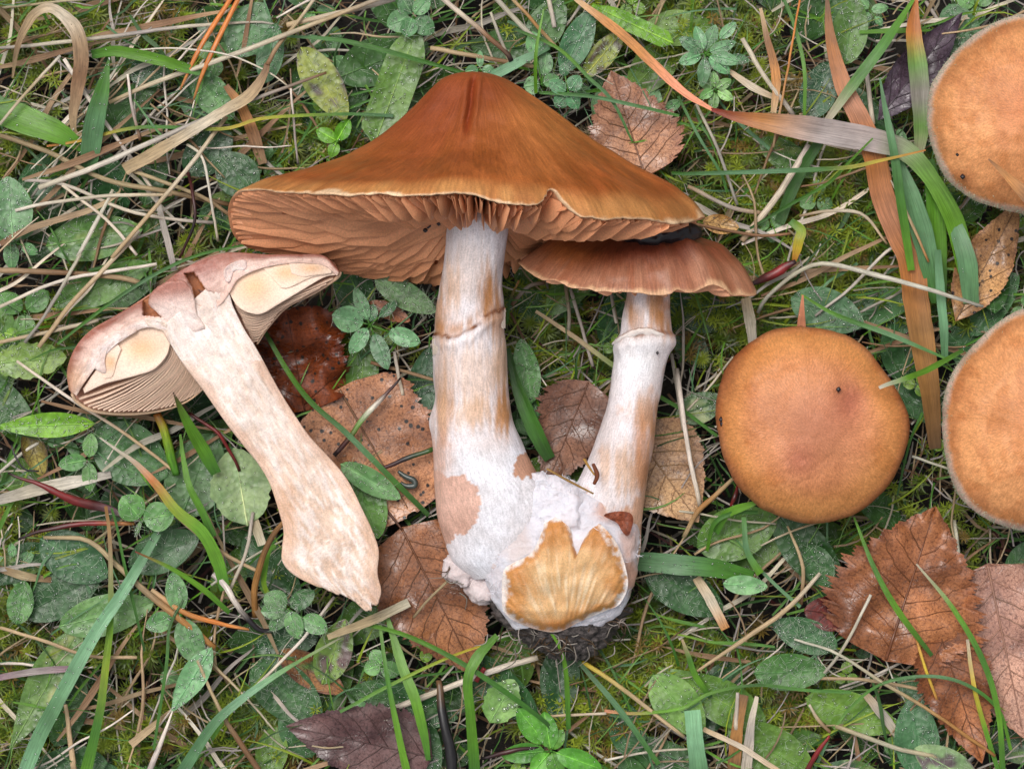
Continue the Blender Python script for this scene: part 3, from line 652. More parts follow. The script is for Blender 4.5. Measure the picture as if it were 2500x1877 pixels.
def pflap(outline, cen, zo, colf, par, seed, curl=10, name='flesh_flap'):
    o_ = cr(outline, 110, True); a_ = np.arange(110); o_ = o_+(o_-np.array(cen))*(.05*n3(a_*.35, 2, 0, seed, 3))[:, None]
    V, F, uv = polar(o_, cen, lambda t, a, x, y: ZC(x, y)+zo+curl*t**3*np.sin(a*1.0+seed)+3*n3(x/15, y/15, 0, seed, 3)-6*smooth(.94, 1, t), 110, 18)
    ring = V[-110:].copy(); low = ring.copy(); low[:, 2] -= 22; low[:, :2] += (np.array(cen)-low[:, :2])*.06; k = len(V)
    V = np.vstack([V, low]); j = np.arange(110); j2 = (j+1) % 110; F = np.vstack([F, np.stack([k-110+j, k-110+j2, k+j2, k+j], -1)]); uv = np.vstack([uv, uv[-110:]])
    return mk(name, V, F, M['flesh'], colf(V), uv*[[2, .5]], par)
def fl_col(V):
    c = np.tile(lin((232, 208, 198)), (len(V), 1)); c = mixc(c, (180, 126, 112), smooth(755, 700, V[:, 1]+.2*(V[:, 0]-420)))
    return mixc(c, (246, 234, 228), .8*gauss(V[:, 0], V[:, 1], 450, 780, 36, 22))
PALE = lambda col: (lambda V: mixc(np.tile(lin(col), (len(V), 1)), (248, 238, 232), .6*smooth(0, .5, n3(V[:, 0]/16, V[:, 1]/16, 0, 44))))
def flap(lst, name, zo, up, col, par, seed, dn=14):
    V, F, uv = pairs(lst, zo, up, dn, 32, 60, .5, rough(seed, 5, 14, 14))
    c = np.tile(lin(col), (len(V), 1)); c = mixc(c, (244, 232, 228), .6*smooth(.0, .5, n3(V[:, 0]/30, V[:, 1]/30, 0, seed)))
    return mk(name, V, F, M['flesh'], c, uv*[[.4, .1]], par)
pflap([(198, 900), (204, 880), (236, 838), (270, 814), (312, 804), (338, 806), (312, 818), (286, 826), (266, 846), (256, 880), (258, 912), (226, 900)], (243, 866), 6, PALE((236, 212, 202)), hc, 11, 4)
# torn flap and stem
pflap([(364, 742), (374, 710), (404, 690), (440, 684), (462, 698), (476, 735), (482, 768), (500, 800), (470, 812), (440, 796), (420, 800), (398, 778)], (432, 748), 17, fl_col, hc, 12)
pflap([(352, 778), (390, 782), (420, 800), (440, 830), (428, 850), (412, 836), (392, 804), (362, 796)], (402, 808), 8, PALE((238, 216, 200)), hc, 13, 5)
pflap([(546, 668), (556, 648), (590, 634), (604, 642), (598, 660), (572, 664), (560, 690), (550, 684)], (572, 654), 10, PALE((232, 208, 200)), hc, 14, 5)
STEM = [(404, 790, 520, 690), (408, 812, 556, 712), (420, 846, 570, 749), (456, 901, 598, 806), (494, 950, 626, 850), (550, 1030, 683, 954), (600, 1095, 722, 1016), (630, 1132, 759, 1068), (658, 1180, 840, 1159), (680, 1246, 887, 1247), (692, 1296, 913, 1304), (688, 1340, 925, 1346), (690, 1372, 922, 1399), (716, 1402, 931, 1440), (770, 1430, 925, 1466), (845, 1456, 914, 1480), (882, 1482, 902, 1488)]
def stemd(V):
    V = V.copy(); m = V.shape[0]
    a = np.linspace(0, 2*np.pi, V.shape[1], endpoint=False); top = np.clip(np.sin(a), 0, 1)[None]
    dx = V[..., 0]*.85-V[..., 1]*.53; dy = V[..., 0]*.53+V[..., 1]*.85
    f = n3(dx/7, dy/34, 0, 31, 4)
    V[..., 2] += 6*f*top+4*n3(V[..., 0]/50, V[..., 1]/50, 0, 32, 2)
    j = (m-40); V[j:, :, :2] += (20*n3(V[j:, :, 0]/10, V[j:, :, 1]/10, 0, 33, 3))[..., None]*np.linspace(0, 1, 40)[:, None, None]
    return V
V, F, uv = pairs(STEM, 0, 12, 78, 110, 260, .35, stemd)
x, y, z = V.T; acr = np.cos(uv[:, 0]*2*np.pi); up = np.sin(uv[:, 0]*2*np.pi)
c = np.tile(lin((244, 229, 219)), (len(V), 1))
dx = x*.85-y*.53; dy = x*.53+y*.85
f = n3(dx/7, dy/34, 0, 31, 4)
c = mixc(c, (236, 212, 194), .6*smooth(.05, .4, -f)); c = mixc(c, (250, 240, 234), .7*smooth(.0, .35, f))
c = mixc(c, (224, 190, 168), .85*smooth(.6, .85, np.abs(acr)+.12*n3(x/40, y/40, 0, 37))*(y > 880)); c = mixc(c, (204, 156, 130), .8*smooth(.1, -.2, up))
c = mixc(c, (246, 234, 228), .8*gauss(x, y, 470, 800, 70, 80)); c = mixc(c, (216, 180, 150), .55*smooth(1020, 1250, y)*smooth(-.15, .3, -f+.1)); c = mixc(c, (212, 168, 134), .6*gauss(x, y, 700, 1240, 30, 100))
st = mk('stem', V, F, M['flesh'], c, uv*[[1, .25]], half, label='sliced stem with fibrous white core and peach edges')
pflap([(484, 752), (500, 744), (520, 752), (540, 770), (556, 812), (552, 842), (530, 826), (508, 800), (492, 778)], (522, 790), 11, PALE((244, 228, 218)), st, 15, 6)
V, F, uv = loft([(482, 706, 500, 712, 178, 4, 30), (490, 716, 522, 726, 180, 5, 30), (498, 738, 522, 744, 178, 4, 30)], 20, 16)
mk('hollow', V, F, M['flesh'], lin((120, 84, 74)), uv, hc)
# visible gills below the exposed ones
def fan(E0, E1, C0, C1, R0, R1, n, par, z0, z1, curve=None):
    for k in range(n):
        f = (k+.5)/n
        E, Cc, Rr = [np.array(a)*(1-f)+np.array(b)*f for a, b in ((E0, E1), (C0, C1), (R0, R1))]
        if curve is not None: Rr = curve(f)
        t = np.linspace(0, 1, 9)[:, None]; q = E*(1-t)**2+2*Cc*t*(1-t)+Rr*t*t
        zz = (ZC(q[:, 0], q[:, 1])-14+z0+(z1-z0)*f)
        T = np.gradient(q, axis=0); T /= np.linalg.norm(T, axis=1)[:, None]; nrm = np.stack([-T[:, 1], T[:, 0]], -1)
        if (np.array(C1)-np.array(C0)) @ nrm[4] > 0: nrm = -nrm            # towards the exposed gill
        wv = np.sin(np.pi*np.linspace(.06, .97, 9))
        e = q+1.4*np.sin(np.arange(9)*1.3+k)[:, None]*nrm
        a = np.c_[e, zz]; b = np.c_[e-nrm*1.8, zz-3]; i = np.c_[e+nrm*(5+6*wv[:, None]), zz-30*wv-3]
        Vg = np.stack([i, a, b], 1).reshape(-1, 3)
        tone = .94+.1*math.sin(k*2.3); cg = np.tile(lin((204, 168, 144))*tone, (9, 3, 1)); cg[:, 1] = lin((226, 196, 172))*tone
        mk('gill', Vg, gridF(9, 3), M['gill'], cg.reshape(-1, 3), np.tile([[0, 0], [0, .5], [0, 1]], (9, 1)), par)
rimL = cr([(188, 970), (228, 998), (315, 1005), (395, 997), (452, 977), (488, 955)], 100)
fan((414, 838), (500, 944), (398, 918), (486, 962), (190, 966), (460, 975), 27, hc, 0, -46, lambda f: rimL[int(99*f**.9)])
rimR = cr([(824, 672), (765, 713), (699, 747), (655, 795), (628, 832)], 100)
fan((562, 718), (618, 836), (600, 780), (628, 838), (824, 672), (628, 832), 18, hc, 0, -46, lambda f: rimR[int(99*f**.8)])
V, F, uv, tt = tubeV([(176, 962, 128), (188, 980, 112), (230, 1003, 102), (315, 1010, 100), (396, 1001, 102), (455, 980, 106), (498, 948, 110)], [8, 9, 9, 8, 7, 6, 4], 8, 60); mk('cap_rim', V, F, M['gill'], lin((232, 196, 160)), uv*[[1, .01]], hc)
V, F, uv, tt = tubeV([(829, 664, 188), (822, 678, 180), (765, 716, 150), (700, 750, 136), (655, 798, 124), (628, 840, 116)], [10, 9, 7, 6, 6, 4], 8, 50); mk('cap_rim', V, F, M['gill'], lin((226, 190, 160)), uv*[[1, .01]], hc)

# ---------------------------------------------------------------- caps seen from above
def topcap(label, outline, cen, zr, zt, colf, umbo=0.0, veil=0.0, seed=0):
    o = thing('round_mushroom', cen[0], cen[1], -110, label=label, cat='mushroom')
    n, m = 300, 90; q = cr(outline, n, True); cen = np.array(cen, float); t = np.linspace(0, 1, m)
    ang = np.arange(n)/n; q = q+(q-cen)/250*(3*n3(ang*26, 1, 0, seed))[:, None]
    prof = zr+(zt-zr)*((1-t**2.6)*.92+.08*(1-t))+umbo*np.exp(-(t/.3)**2)
    rho = np.sin(t*np.pi/2)**.9
    prof = zr+(zt-zr)*(1-rho**2.5)**.62*.97+umbo*np.exp(-(rho/.3)**2)
    xy = cen+(q-cen)[None]*rho[:, None, None]
    z = prof[:, None]+9*n3(xy[..., 0]/70, xy[..., 1]/70, 0, seed+1, 4)-8*gauss(xy[..., 0], xy[..., 1], cen[0]+88, cen[1]-62, 40, 46)+6*gauss(xy[..., 0], xy[..., 1], cen[0]-40, cen[1]+80, 60, 50)
    V = np.concatenate([xy, z[..., None]], -1)
    col = colf(V, np.broadcast_to(rho[:, None], z.shape), np.broadcast_to(ang, z.shape))
    R = V[-1]; und = []
    for k, (r, dz) in enumerate(((.995, -10), (.97, -17), (.93, -14), (.8, 0), (.5, 14), (.2, 18))):
        w = np.c_[cen+(R[:, :2]-cen)*r, R[:, 2]+dz]; und.append(w)
    VV = np.concatenate([V, np.stack(und)]); cu = np.tile(lin((222, 186, 152)), (len(und), n, 1)); cu[:2] = col[-1]
    uv = np.stack([np.broadcast_to(ang, VV.shape[:2]), np.broadcast_to(np.r_[rho, np.linspace(1.02, 1.4, len(und))][:, None], VV.shape[:2])], -1)
    cp = mk('cap', VV.reshape(-1, 3), gridF(len(VV), n, True), M['cap_felt'], np.concatenate([col, cu]).reshape(-1, 3), uv.reshape(-1, 2), o)
    if veil:
        # downy rim: a belt of tiny pale fibres
        r = np.random.default_rng(seed); k = 1300; j = r.integers(0, n, k); rr = 1-np.abs(r.normal(0, .03, k)); i = np.clip(np.searchsorted(rho, rr), 0, m-1)
        b = V[i, j]; out_ = (q[j]-cen); out_ /= np.linalg.norm(out_, axis=1)[:, None]; a = r.uniform(-1.2, 1.2, k)
        dr = np.stack([out_[:, 0]*np.cos(a)-out_[:, 1]*np.sin(a), out_[:, 0]*np.sin(a)+out_[:, 1]*np.cos(a), r.uniform(.1, .7, k)], -1)
        tip = b+dr*r.uniform(3, 9, k)[:, None]; sd = np.stack([-dr[:, 1], dr[:, 0], np.zeros(k)], -1)*.7
        Vh = np.stack([b-sd, b+sd, tip], 1).reshape(-1, 3); f = np.arange(3*k).reshape(-1, 3)
        mk('rim_down', Vh, f, M['hair'], None, None, cp, kind='stuff')
    V2, F2, uv2, tt = tubeV([(cen[0], cen[1], -305), (cen[0]+6, cen[1]-4, 0), (cen[0], cen[1], zr+14)], [120, 100, 90], 28, 24)
    mk('stem', V2, F2, M['stem'], lin(WHITE), uv2*[[1, .01]], o)
    for g in range(60):
        a = 2*math.pi*g/60; i = int(g*n/60); e = R[i]; tg = np.linspace(.22, .92, 5)
        top = np.c_[cen+(e[:2]-cen)*tg[:, None], e[2]+16-12*tg]; bot = top-np.array([0, 0, 1])*(28*np.sin(np.pi*tg**.8)+3)[:, None]
        mk('gill', np.stack([top, bot], 1).reshape(-1, 3), gridF(5, 2), M['gill'], lin((214, 156, 116)), np.zeros((10, 2)), cp)
    return o, cp
def c1(V, t, a):
    x, y = V[..., 0], V[..., 1]
    c = np.tile(lin((214, 144, 90)), (*t.shape, 1)); c = mixc(c, (180, 108, 62), .3*smooth(.05, .5, n3(x/60, y/60, 0, 13, 5)))
    c = mixc(c, (198, 134, 100), .85*gauss(x, y, 1985, 1040, 140, 140)); c = mixc(c, (172, 98, 78), .6*gauss(x, y, 1950, 1125, 45, 45)+.6*gauss(x, y, 2075, 975, 40, 50)+.3*gauss(x, y, 2030, 1030, 90, 80))
    c = mixc(c, (184, 104, 48), .5*smooth(.1, .5, n3(x/45, y/45, 0, 3, 3))*smooth(.5, .75, t)); c = mixc(c, (216, 148, 82), .6*smooth(.6, .85, t)*(1-smooth(.9, .97, t)))
    c = mixc(c, (146, 86, 50), smooth(.95, 1, t)*.7)
    return mixc(c, (150, 84, 50), .7*gauss(x, y, 1770, 900, 60, 90)*smooth(.75, .95, t)+.6*gauss(x, y, 1790, 1180, 60, 70)*smooth(.8, .95, t))
C1 = [(1961, 797), (2030, 806), (2091, 831), (2140, 880), (2181, 938), (2210, 990), (2221, 1028), (2215, 1085), (2196, 1140), (2170, 1187), (2125, 1230), (2068, 1262), (1967, 1278), (1876, 1250), (1835, 1222), (1797, 1180), (1772, 1130), (1757, 1085), (1749, 1020), (1752, 960), (1768, 908), (1800, 860), (1865, 813), (1910, 799)]
cap1, cp1 = topcap('ochre round cap with a smooth rim, seen whole from above', C1, (1986, 1040), 120, 265, c1, 14, 0, 71)
def c23(cx, cy):
    def f(V, t, a):
        x, y = V[..., 0], V[..., 1]
        c = np.tile(lin((218, 152, 98)), (*t.shape, 1)); c = mixc(c, (180, 112, 66), .45*smooth(.05, .5, n3(x/50, y/50, 0, 14, 5)))
        c = mixc(c, (196, 118, 76), .8*gauss(x, y, cx, cy, 110, 110)); c = mixc(c, (188, 116, 62), .5*smooth(.0, .5, n3(x/35, y/35, 0, 4, 3)))
        c = mixc(c, (160, 100, 62), .6*np.exp(-((t-.9)/.05)**2)*(.6+.6*n3(a*20, 1, 0, 6)))
        return mixc(c, (212, 194, 182), .85*smooth(.925, .985, t+.03*n3(a*30, t*5, 0, 7)))
    return f
C2 = [(2266, 260), (2270, 215), (2290, 180), (2340, 118), (2385, 80), (2430, 55), (2500, 34), (2580, 38), (2670, 70), (2740, 130), (2790, 230), (2785, 330), (2740, 430), (2660, 500), (2570, 530), (2486, 522), (2396, 497), (2340, 463), (2303, 425), (2274, 350), (2264, 300)]
cap2, cp2 = topcap('orange-tan round cap with a downy white rim beside the dark purple leaf', C2, (2525, 280), 150, 300, c23(2540, 260), 10, 1, 81)
C3 = [(2300, 1030), (2304, 960), (2325, 910), (2360, 860), (2396, 822), (2445, 782), (2500, 752), (2580, 745), (2680, 770), (2770, 840), (2820, 950), (2825, 1070), (2780, 1190), (2700, 1270), (2600, 1305), (2500, 1297), (2440, 1282), (2396, 1262), (2365, 1235), (2336, 1200), (2310, 1130)]
cap3, cp3 = topcap('orange-tan downy-rimmed round cap beside the brown toothed birch leaf', C3, (2562, 1028), 140, 290, c23(2590, 1030), 10, 1, 91)
def speck(par, cx, cy, z, r_, name='dirt_speck'):
    V, F, uv = loft([(cx-r_*q, cy+w*r_, cx+r_*q, cy+w*r_, z, r_*q, r_*q) for w, q in ((-1, .2), (-.4, .9), (.4, .9), (1, .2))], 10, 8, disp=lump_disp(int(cx), 3, 5))
    mk(name, V, F, M['black'], None, uv, par)
speck(cp1, 2047, 951, 258, 6); speck(cp1, 1761, 1024, 160, 7); speck(cp1, 1763, 1034, 160, 6); speck(cp2, 2337, 378, 268, 4); speck(cp2, 2350, 432, 230, 6)

# ---------------------------------------------------------------- leaves
def wprof(v, kind):
    if kind == 'oval': return np.clip(np.sin(np.pi*v**.9), 0, 1)**.62
    if kind == 'obov': return np.clip(np.sin(np.pi*v**1.45), 0, 1)**.7*.95+.05*(1-v)
    if kind == 'lance': return np.clip(np.sin(np.pi*v**.8), 0, 1)**1.0
    if kind == 'strip': return smooth(-.02, .12, v)*(1-.75*smooth(.6, 1.0, v)**2)
    if kind == 'birch': return np.interp(v, [0, .03, .12, .3, .5, .7, .88, 1], [.05, .55, .86, 1, .88, .6, .27, .0])
    if kind == 'square': return np.interp(v, [0, .04, .15, .4, .7, .9, .97, 1], [.4, .75, .95, 1, .98, .85, .6, .1])
class Leaf:
    def __init__(s, cx, cy, L, Wd, ang, z, kind='oval', fold=.12, bend=0, wave=6, teeth=0, nteeth=0, seed=0, sk=0.0, tilt=0.0, tilt2=0.0):
        s.__dict__.update(locals()); s.th = math.radians(ang)
    def pt(s, u, v, dz=0):
        u, v = np.broadcast_arrays(np.asarray(u, float), np.asarray(v, float))
        w = wprof(v, s.kind)
        if s.teeth:
            ph = (v*s.nteeth) % 1.0; ph2 = (v*s.nteeth*3.0) % 1.0
            w = w*(1+1.5*s.teeth*(.75*(ph-.5)+.4*(ph2-.5)+.35*n3(v*9, np.sign(u), 0, s.seed+3, 2)))*np.where(np.abs(u) > .0, 1, 1)
        a = (v-.5)*s.L; b = u*s.Wd/2*w + s.sk*s.L*np.sin(np.pi*v)
        if s.teeth: a = a+np.abs(u)**4*s.L*.02
        z = s.z+dz+s.fold*np.abs(u)**1.2*s.Wd/2*w+s.bend*((v-.5)*2)**2+s.wave*n3(a/70, b/55, 0, s.seed, 2)*(0.4+np.abs(u))+s.tilt*a+s.tilt2*b
        x = s.cx+a*math.cos(s.th)-b*math.sin(s.th); y = s.cy-(a*math.sin(s.th)+b*math.cos(s.th))
        return np.stack([x, y, z], -1)
    def grid(s, r, c):
        v, u = np.meshgrid(np.linspace(0, 1, r), np.linspace(-1, 1, c), indexing='ij')
        return s.pt(u, v).reshape(-1, 3), gridF(r, c), np.stack([u/2+.5, v*s.L/100], -1).reshape(-1, 2), u.ravel(), v.ravel()
ICO = None
def ico():
    global ICO
    if ICO is None:
        p = (1+5**.5)/2
        v = np.array([(-1, p, 0), (1, p, 0), (-1, -p, 0), (1, -p, 0), (0, -1, p), (0, 1, p), (0, -1, -p), (0, 1, -p), (p, 0, -1), (p, 0, 1), (-p, 0, -1), (-p, 0, 1)])
        v /= np.linalg.norm(v[0])
        f = np.array([(0, 11, 5), (0, 5, 1), (0, 1, 7), (0, 7, 10), (0, 10, 11), (1, 5, 9), (5, 11, 4), (11, 10, 2), (10, 7, 6), (7, 1, 8), (3, 9, 4), (3, 4, 2), (3, 2, 6), (3, 6, 8), (3, 8, 9), (4, 9, 5), (2, 4, 11), (6, 2, 10), (8, 6, 7), (9, 8, 1)])
        ICO = v, f
    return ICO
def drops(pts, rad):
    v, f = ico(); k = len(pts); rad = np.asarray(rad)
    V = (np.asarray(pts)[:, None]+v[None]*np.array([1, 1, .75])*rad[:, None, None]).reshape(-1, 3)
    return V, (f[None]+12*np.arange(k)[:, None, None]).reshape(-1, 3)
def hairs(lf, n, r, Lh=26):
    u, v = r.uniform(-1, 1, n), r.uniform(.03, .97, n); b = lf.pt(u, v, 1); a = r.uniform(0, 6.28, n); l = Lh*r.uniform(.5, 1.2, n)
    dr = np.stack([np.cos(a), np.sin(a), r.uniform(.15, .9, n)], -1); mid = b+dr*l[:, None]*.5; tip = b+dr*l[:, None]*np.array([1, 1, .55])
    sd = np.stack([-dr[:, 1], dr[:, 0], 0*a], -1)*.42
    V = np.stack([b-sd, b+sd, mid+sd*.8, mid-sd*.8, tip], 1).reshape(-1, 3); k = np.arange(n)[:, None]*5
    return V, [k+np.array([0, 1, 2, 3]), k+np.array([3, 2, 4])]
def leaf_colour(u, v, base, rib=1.25, seed=0, spots=None, rim=None):
    c = np.tile(lin(K.get(base, base) if isinstance(base, str) else base), (len(u), 1))
    c = c*(1+(rib-1)*np.exp(-(u/.07)**2))[:, None]
    c = c*(1+.22*n3(u*2.2, v*3.5, seed, 5, 3))[:, None]
    if spots is not None: c = mixc(c, spots, .9*smooth(.22, .42, n3(u*2, v*4, seed, 9, 2)))
    return np.clip(c, 0, 1)
def green_leaf(name, lf, base, label=None, group=None, cat='leaf', parent=None, nh=60, nd=14, spots=None, r=rng, midrib=True, rows=22, cols=11, dsz=(1.6, 4.2)):
    V, F, uv, u, v = lf.grid(rows, cols)
    base = tuple(np.array(K.get(base, base) if isinstance(base, str) else base)*[.98, 1.0, .98])
    o = mk(name, V, F, M['leaf'], leaf_colour(u, v, base, seed=lf.seed, spots=spots), uv, parent, label=label, group=group, cat=cat if parent is None else None)
    if midrib:
        vv = np.linspace(.0, .92, 14); q = lf.pt(0*vv, vv, 1.5)
        Vr, Fr, ur, tt = tubeV(q, [max(3.5, lf.Wd*.045), 3.2, 1.6], 5, 16, .6)
        mk('midrib', Vr, Fr, M['leaf'], np.clip(lin(K.get(base, base) if isinstance(base, str) else base)*1.5+.02, 0, 1), ur*[[1, .01]], o)
    if nh:
        Vh, Fh = hairs(lf, nh, r); mk('leaf_hairs', Vh, Fh, M['hair'], None, None, o, kind='stuff')
    if nd:
        u, v = r.uniform(-.9, .9, nd), r.uniform(.05, .95, nd); rad = r.uniform(*dsz, nd)
        Vd, Fd = drops(lf.pt(u, v, 1.5), rad); mk('dew', Vd, Fd, M['dew'], None, None, o, kind='stuff')
    return o
def dead_leaf(label, lf, base, edge=None, mat='dead', nv=6, vcol=(84, 48, 30), petiole=0, spots=None, rows=120, cols=25, name='birch_leaf', pet_bend=.3, vz=1.6, cut=None):
    V, F, uv, u, v = lf.grid(rows, cols)
    c = leaf_colour(u, v, base, 1, lf.seed, spots)
    if edge is not None: c = mixc(c, edge, .7*smooth(.75, 1, np.abs(u)+.2*n3(u*3, v*6, 0, lf.seed)))
    if cut is not None:
        cen = V[F].mean(1); F = F[~cut(cen[:, 0], cen[:, 1])]
    o = mk(name, V, F, M[mat], c, uv, label=label, cat='leaf')
    vv = np.linspace(0.01, .96, 24); q = lf.pt(0*vv, vv, vz)
    if cut is not None: q = q[~cut(q[:, 0], q[:, 1])]
    Vr, Fr, ur, tt = tubeV(q, [lf.Wd*.02, lf.Wd*.013, 2], 6, 40, .6); mk('midrib', Vr, Fr, M['twig'], lin(vcol)*.6+lin(base)*.3, ur*[[1, .01]], o)
    for k in range(nv):
        for sd in (-1, 1):
            v0 = .06+.74*(k+.3*(sd > 0))/nv; s = np.linspace(0, 1, 9); vs = v0+s*(.27-.12*v0); us = sd*s*.93
            q = lf.pt(us, np.clip(vs, 0, .99), vz*.8)
            if cut is not None:
                q = q[~cut(q[:, 0], q[:, 1])]
                if len(q) < 4: continue
            Vr, Fr, ur, tt = tubeV(q, [2.8, 2.2, 1.2], 4, 12, .6); mk('side_vein', Vr, Fr, M['twig'], lin(vcol)*.5+lin(base)*.4, ur*[[1, .01]], o)
    if petiole:
        b = lf.pt(0, 0.02, 0); e = lf.pt(0, .1, 0); dd = (b-e)[:2]; dd = dd/np.linalg.norm(dd); pp = np.array([-dd[1], dd[0]])
        q = [np.r_[b[:2], b[2]], np.r_[b[:2]+dd*petiole*.5+pp*petiole*pet_bend*.5, b[2]-4], np.r_[b[:2]+dd*petiole+pp*petiole*pet_bend, b[2]-18]]
        Vr, Fr, ur, tt = tubeV(q, [7, 6, 8], 6, 16); mk('petiole', Vr, Fr, M['twig'], lin(vcol), ur, o)
    return o
# fallen leaves
dead_leaf('toothed tan birch leaf tucked behind the large bell-shaped cap', Leaf(1535, 306, 270, 240, 108, -10, 'birch', .05, 6, 10, .14, 12, seed=5), (178, 128, 92), (160, 110, 84), nv=6, petiole=0)
dead_leaf('orange-brown birch leaf with netted veins left of the soil clump', Leaf(1070, 1465, 400, 300, -63, 8, 'birch', .05, -10, 14, .12, 15, seed=9, tilt=-.05), (152, 100, 62), (136, 90, 62), nv=7, petiole=130, pet_bend=-.2)
dead_leaf('orange leaf peppered with black dots left of the thick stem', Leaf(915, 1100, 350, 320, -60, -6, 'square', .02, 4, 8, .07, 9, seed=12), (196, 140, 96), (176, 124, 94), 'spot', nv=0, name='spotted_leaf')
dead_leaf('glossy wet dark red-brown leaf beside the halved mushroom stem', Leaf(722, 880, 250, 250, 100, -14, 'square', .1, 6, 60, .1, 9, seed=15), (132, 66, 30), (92, 38, 24), 'spot', nv=3, vcol=(70, 32, 20), name='wet_leaf')
dead_leaf('torn mottled brown leaf wedged between the two joined stems', Leaf(1385, 1060, 280, 190, -112, 4, 'birch', .08, 6, 12, .16, 10, seed=18), (138, 98, 74), (116, 80, 62), nv=5, name='torn_leaf')
dead_leaf('pale tan leaf beside the slimmer stem', Leaf(1625, 1160, 270, 250, -55, -14, 'birch', .04, 6, 8, .06, 10, seed=21), (190, 152, 106), (170, 130, 92), nv=5, vcol=(140, 100, 66))
dead_leaf('large glossy red-brown toothed birch leaf below the caps', Leaf(2222, 1428, 390, 400, 72, 20, 'birch', .06, -8, 34, .15, 13, seed=24), (164, 106, 64), (146, 92, 62), nv=7, vcol=(98, 50, 32), petiole=0)
dead_leaf('narrow folded brown leaf hanging below the large toothed birch leaf', Leaf(2345, 1700, 330, 190, -72, 12, 'birch', .2, 4, 16, .12, 11, seed=27), (156, 98, 56), (138, 82, 50), nv=5, vcol=(98, 52, 34))
dead_leaf('pinkish grey-brown leaf overlapping the large toothed birch leaf', Leaf(2455, 1585, 430, 330, -78, 0, 'birch', .06, -6, 14, .12, 14, seed=30), (196, 152, 128), (160, 112, 84), nv=7, vcol=(140, 100, 84))
dead_leaf('tan leaf with black blotches behind the bluish grass blades', Leaf(2410, 640, 330, 130, 62, 10, 'lance', .2, 6, 16, .05, 9, seed=33), (198, 152, 98), (176, 130, 90), 'spot', nv=3, name='blotched_leaf')
dead_leaf('dark purple-brown decayed leaf at the edge of the grass', Leaf(880, 1810, 360, 210, 168, -4, 'birch', .06, -6, 16, .1, 12, seed=36), (104, 76, 72), (84, 60, 62), nv=6, vcol=(66, 46, 46), name='decayed_leaf')
dead_leaf('blackish purple leaf tucked under the orange-tan cap', Leaf(2245, 165, 330, 110, 52, -5, 'lance', .3, 4, 16, .04, 9, seed=39), (86, 70, 82), (60, 50, 62), nv=5, vcol=(54, 44, 52), name='dark_leaf')
dead_leaf('small dark wine-red leaf touching the large toothed birch leaf', Leaf(2022, 1497, 120, 86, 172, -6, 'oval', .2, 4, 8, seed=42, teeth=0), (106, 36, 26), (76, 26, 24), nv=2, vcol=(60, 22, 18), rows=30, cols=15, name='red_leaf')
dead_leaf('small yellow-tan leaf at the tip of the large cap', Leaf(1760, 548, 90, 48, -10, -5, 'oval', .15, 3, 6, seed=45), (206, 164, 92), (180, 130, 70), 'spot', nv=2, rows=24, cols=11, name='tan_leaf')
dead_leaf('thin brown leaf scrap under the dew-covered trefoil', Leaf(950, 760, 110, 40, -25, -12, 'oval', .2, 3, 8, seed=48, teeth=.1, nteeth=6), (168, 108, 70), (150, 92, 60), nv=0, rows=24, cols=9, name='leaf_scrap')
dead_leaf('yellow and purple wilted leaf near the hanging maroon stalk', Leaf(85, 1105, 120, 60, -70, -40, 'oval', .2, 3, 10, seed=51), (150, 140, 60), (96, 66, 70), nv=2, rows=24, cols=9, name='wilted_leaf')
dead_leaf('orange and purple withered leaf lying beside the decayed leaf', Leaf(760, 1640, 190, 80, -32, -30, 'oval', .2, 3, 12, seed=54), (150, 104, 52), (110, 74, 76), nv=2, rows=30, cols=11, name='wilted_leaf', spots=(96, 150, 60))
# larva on the spotted leaf
V, F, uv, tt = tubeV([(972, 1150, 14), (990, 1163, 16), (1010, 1172, 17), (1012, 1185, 17), (992, 1186, 16), (978, 1178, 14)], [8, 13, 15, 15, 13, 8], 10, 40); mk('larva', V, F, M['slug'], None, uv, label='small curled grey larva on the black-dotted orange leaf', cat='larva')

# ---------------------------------------------------------------- traced grass blades, straws, twigs
NAMES = {'g': ('grass_blade', 'grass', 'grass'), 's': ('dry_straw', 'straw', 'straw'), 'b': ('dry_grass_blade', 'straw', 'dry grass'), 't': ('twig', 'twig', 'twig'), 'n': ('pine_needle', 'twig', 'needle')}
def strand(kind, cols, w, z, pts, label, dew=0, fold=None, twist=.25):
    nm, mat, cat = NAMES[kind]; cols = cols.split(); p = np.array(pts, float); zz = np.atleast_1d(np.array(z, float))
    L = np.r_[0, np.cumsum(np.linalg.norm(np.diff(p, axis=0), axis=1))]; L /= L[-1]
    zi = np.interp(L, np.linspace(0, 1, len(zz)), zz); q = np.c_[p, zi]; w = np.atleast_1d(w)
    sd = int(p[0, 0]*7+p[0, 1]*3) % 9973
    if kind in 'gb': V, F, uv, tt = ribbonV(q, w, .22 if fold is None else fold, twist=twist, seed=sd)
    else: V, F, uv, tt = tubeV(q, w, 7, flat=.7)
    if kind in 'sbt': V = V+(1.6 if kind != 't' else 1.2+.14*float(w.max()))*np.stack([n3(V[:, 0]/40, V[:, 1]/40, 0, sd), n3(V[:, 0]/40, V[:, 1]/40, 5, sd), 0*V[:, 0]], -1)
    o = mk(nm, V, F, M[mat], gradient(tt, cols), uv, label=label, cat=cat)
    if dew:
        r = np.random.default_rng(sd); k = r.integers(0, len(V), dew); Vd, Fd = drops(V[k]+r.normal(0, 2, (dew, 3))*[1, 1, .2]+[0, 0, 1], r.uniform(1.3, 3.6, dew))
        mk('dew', Vd, Fd, M['dew'], None, None, o, kind='stuff')
    return o
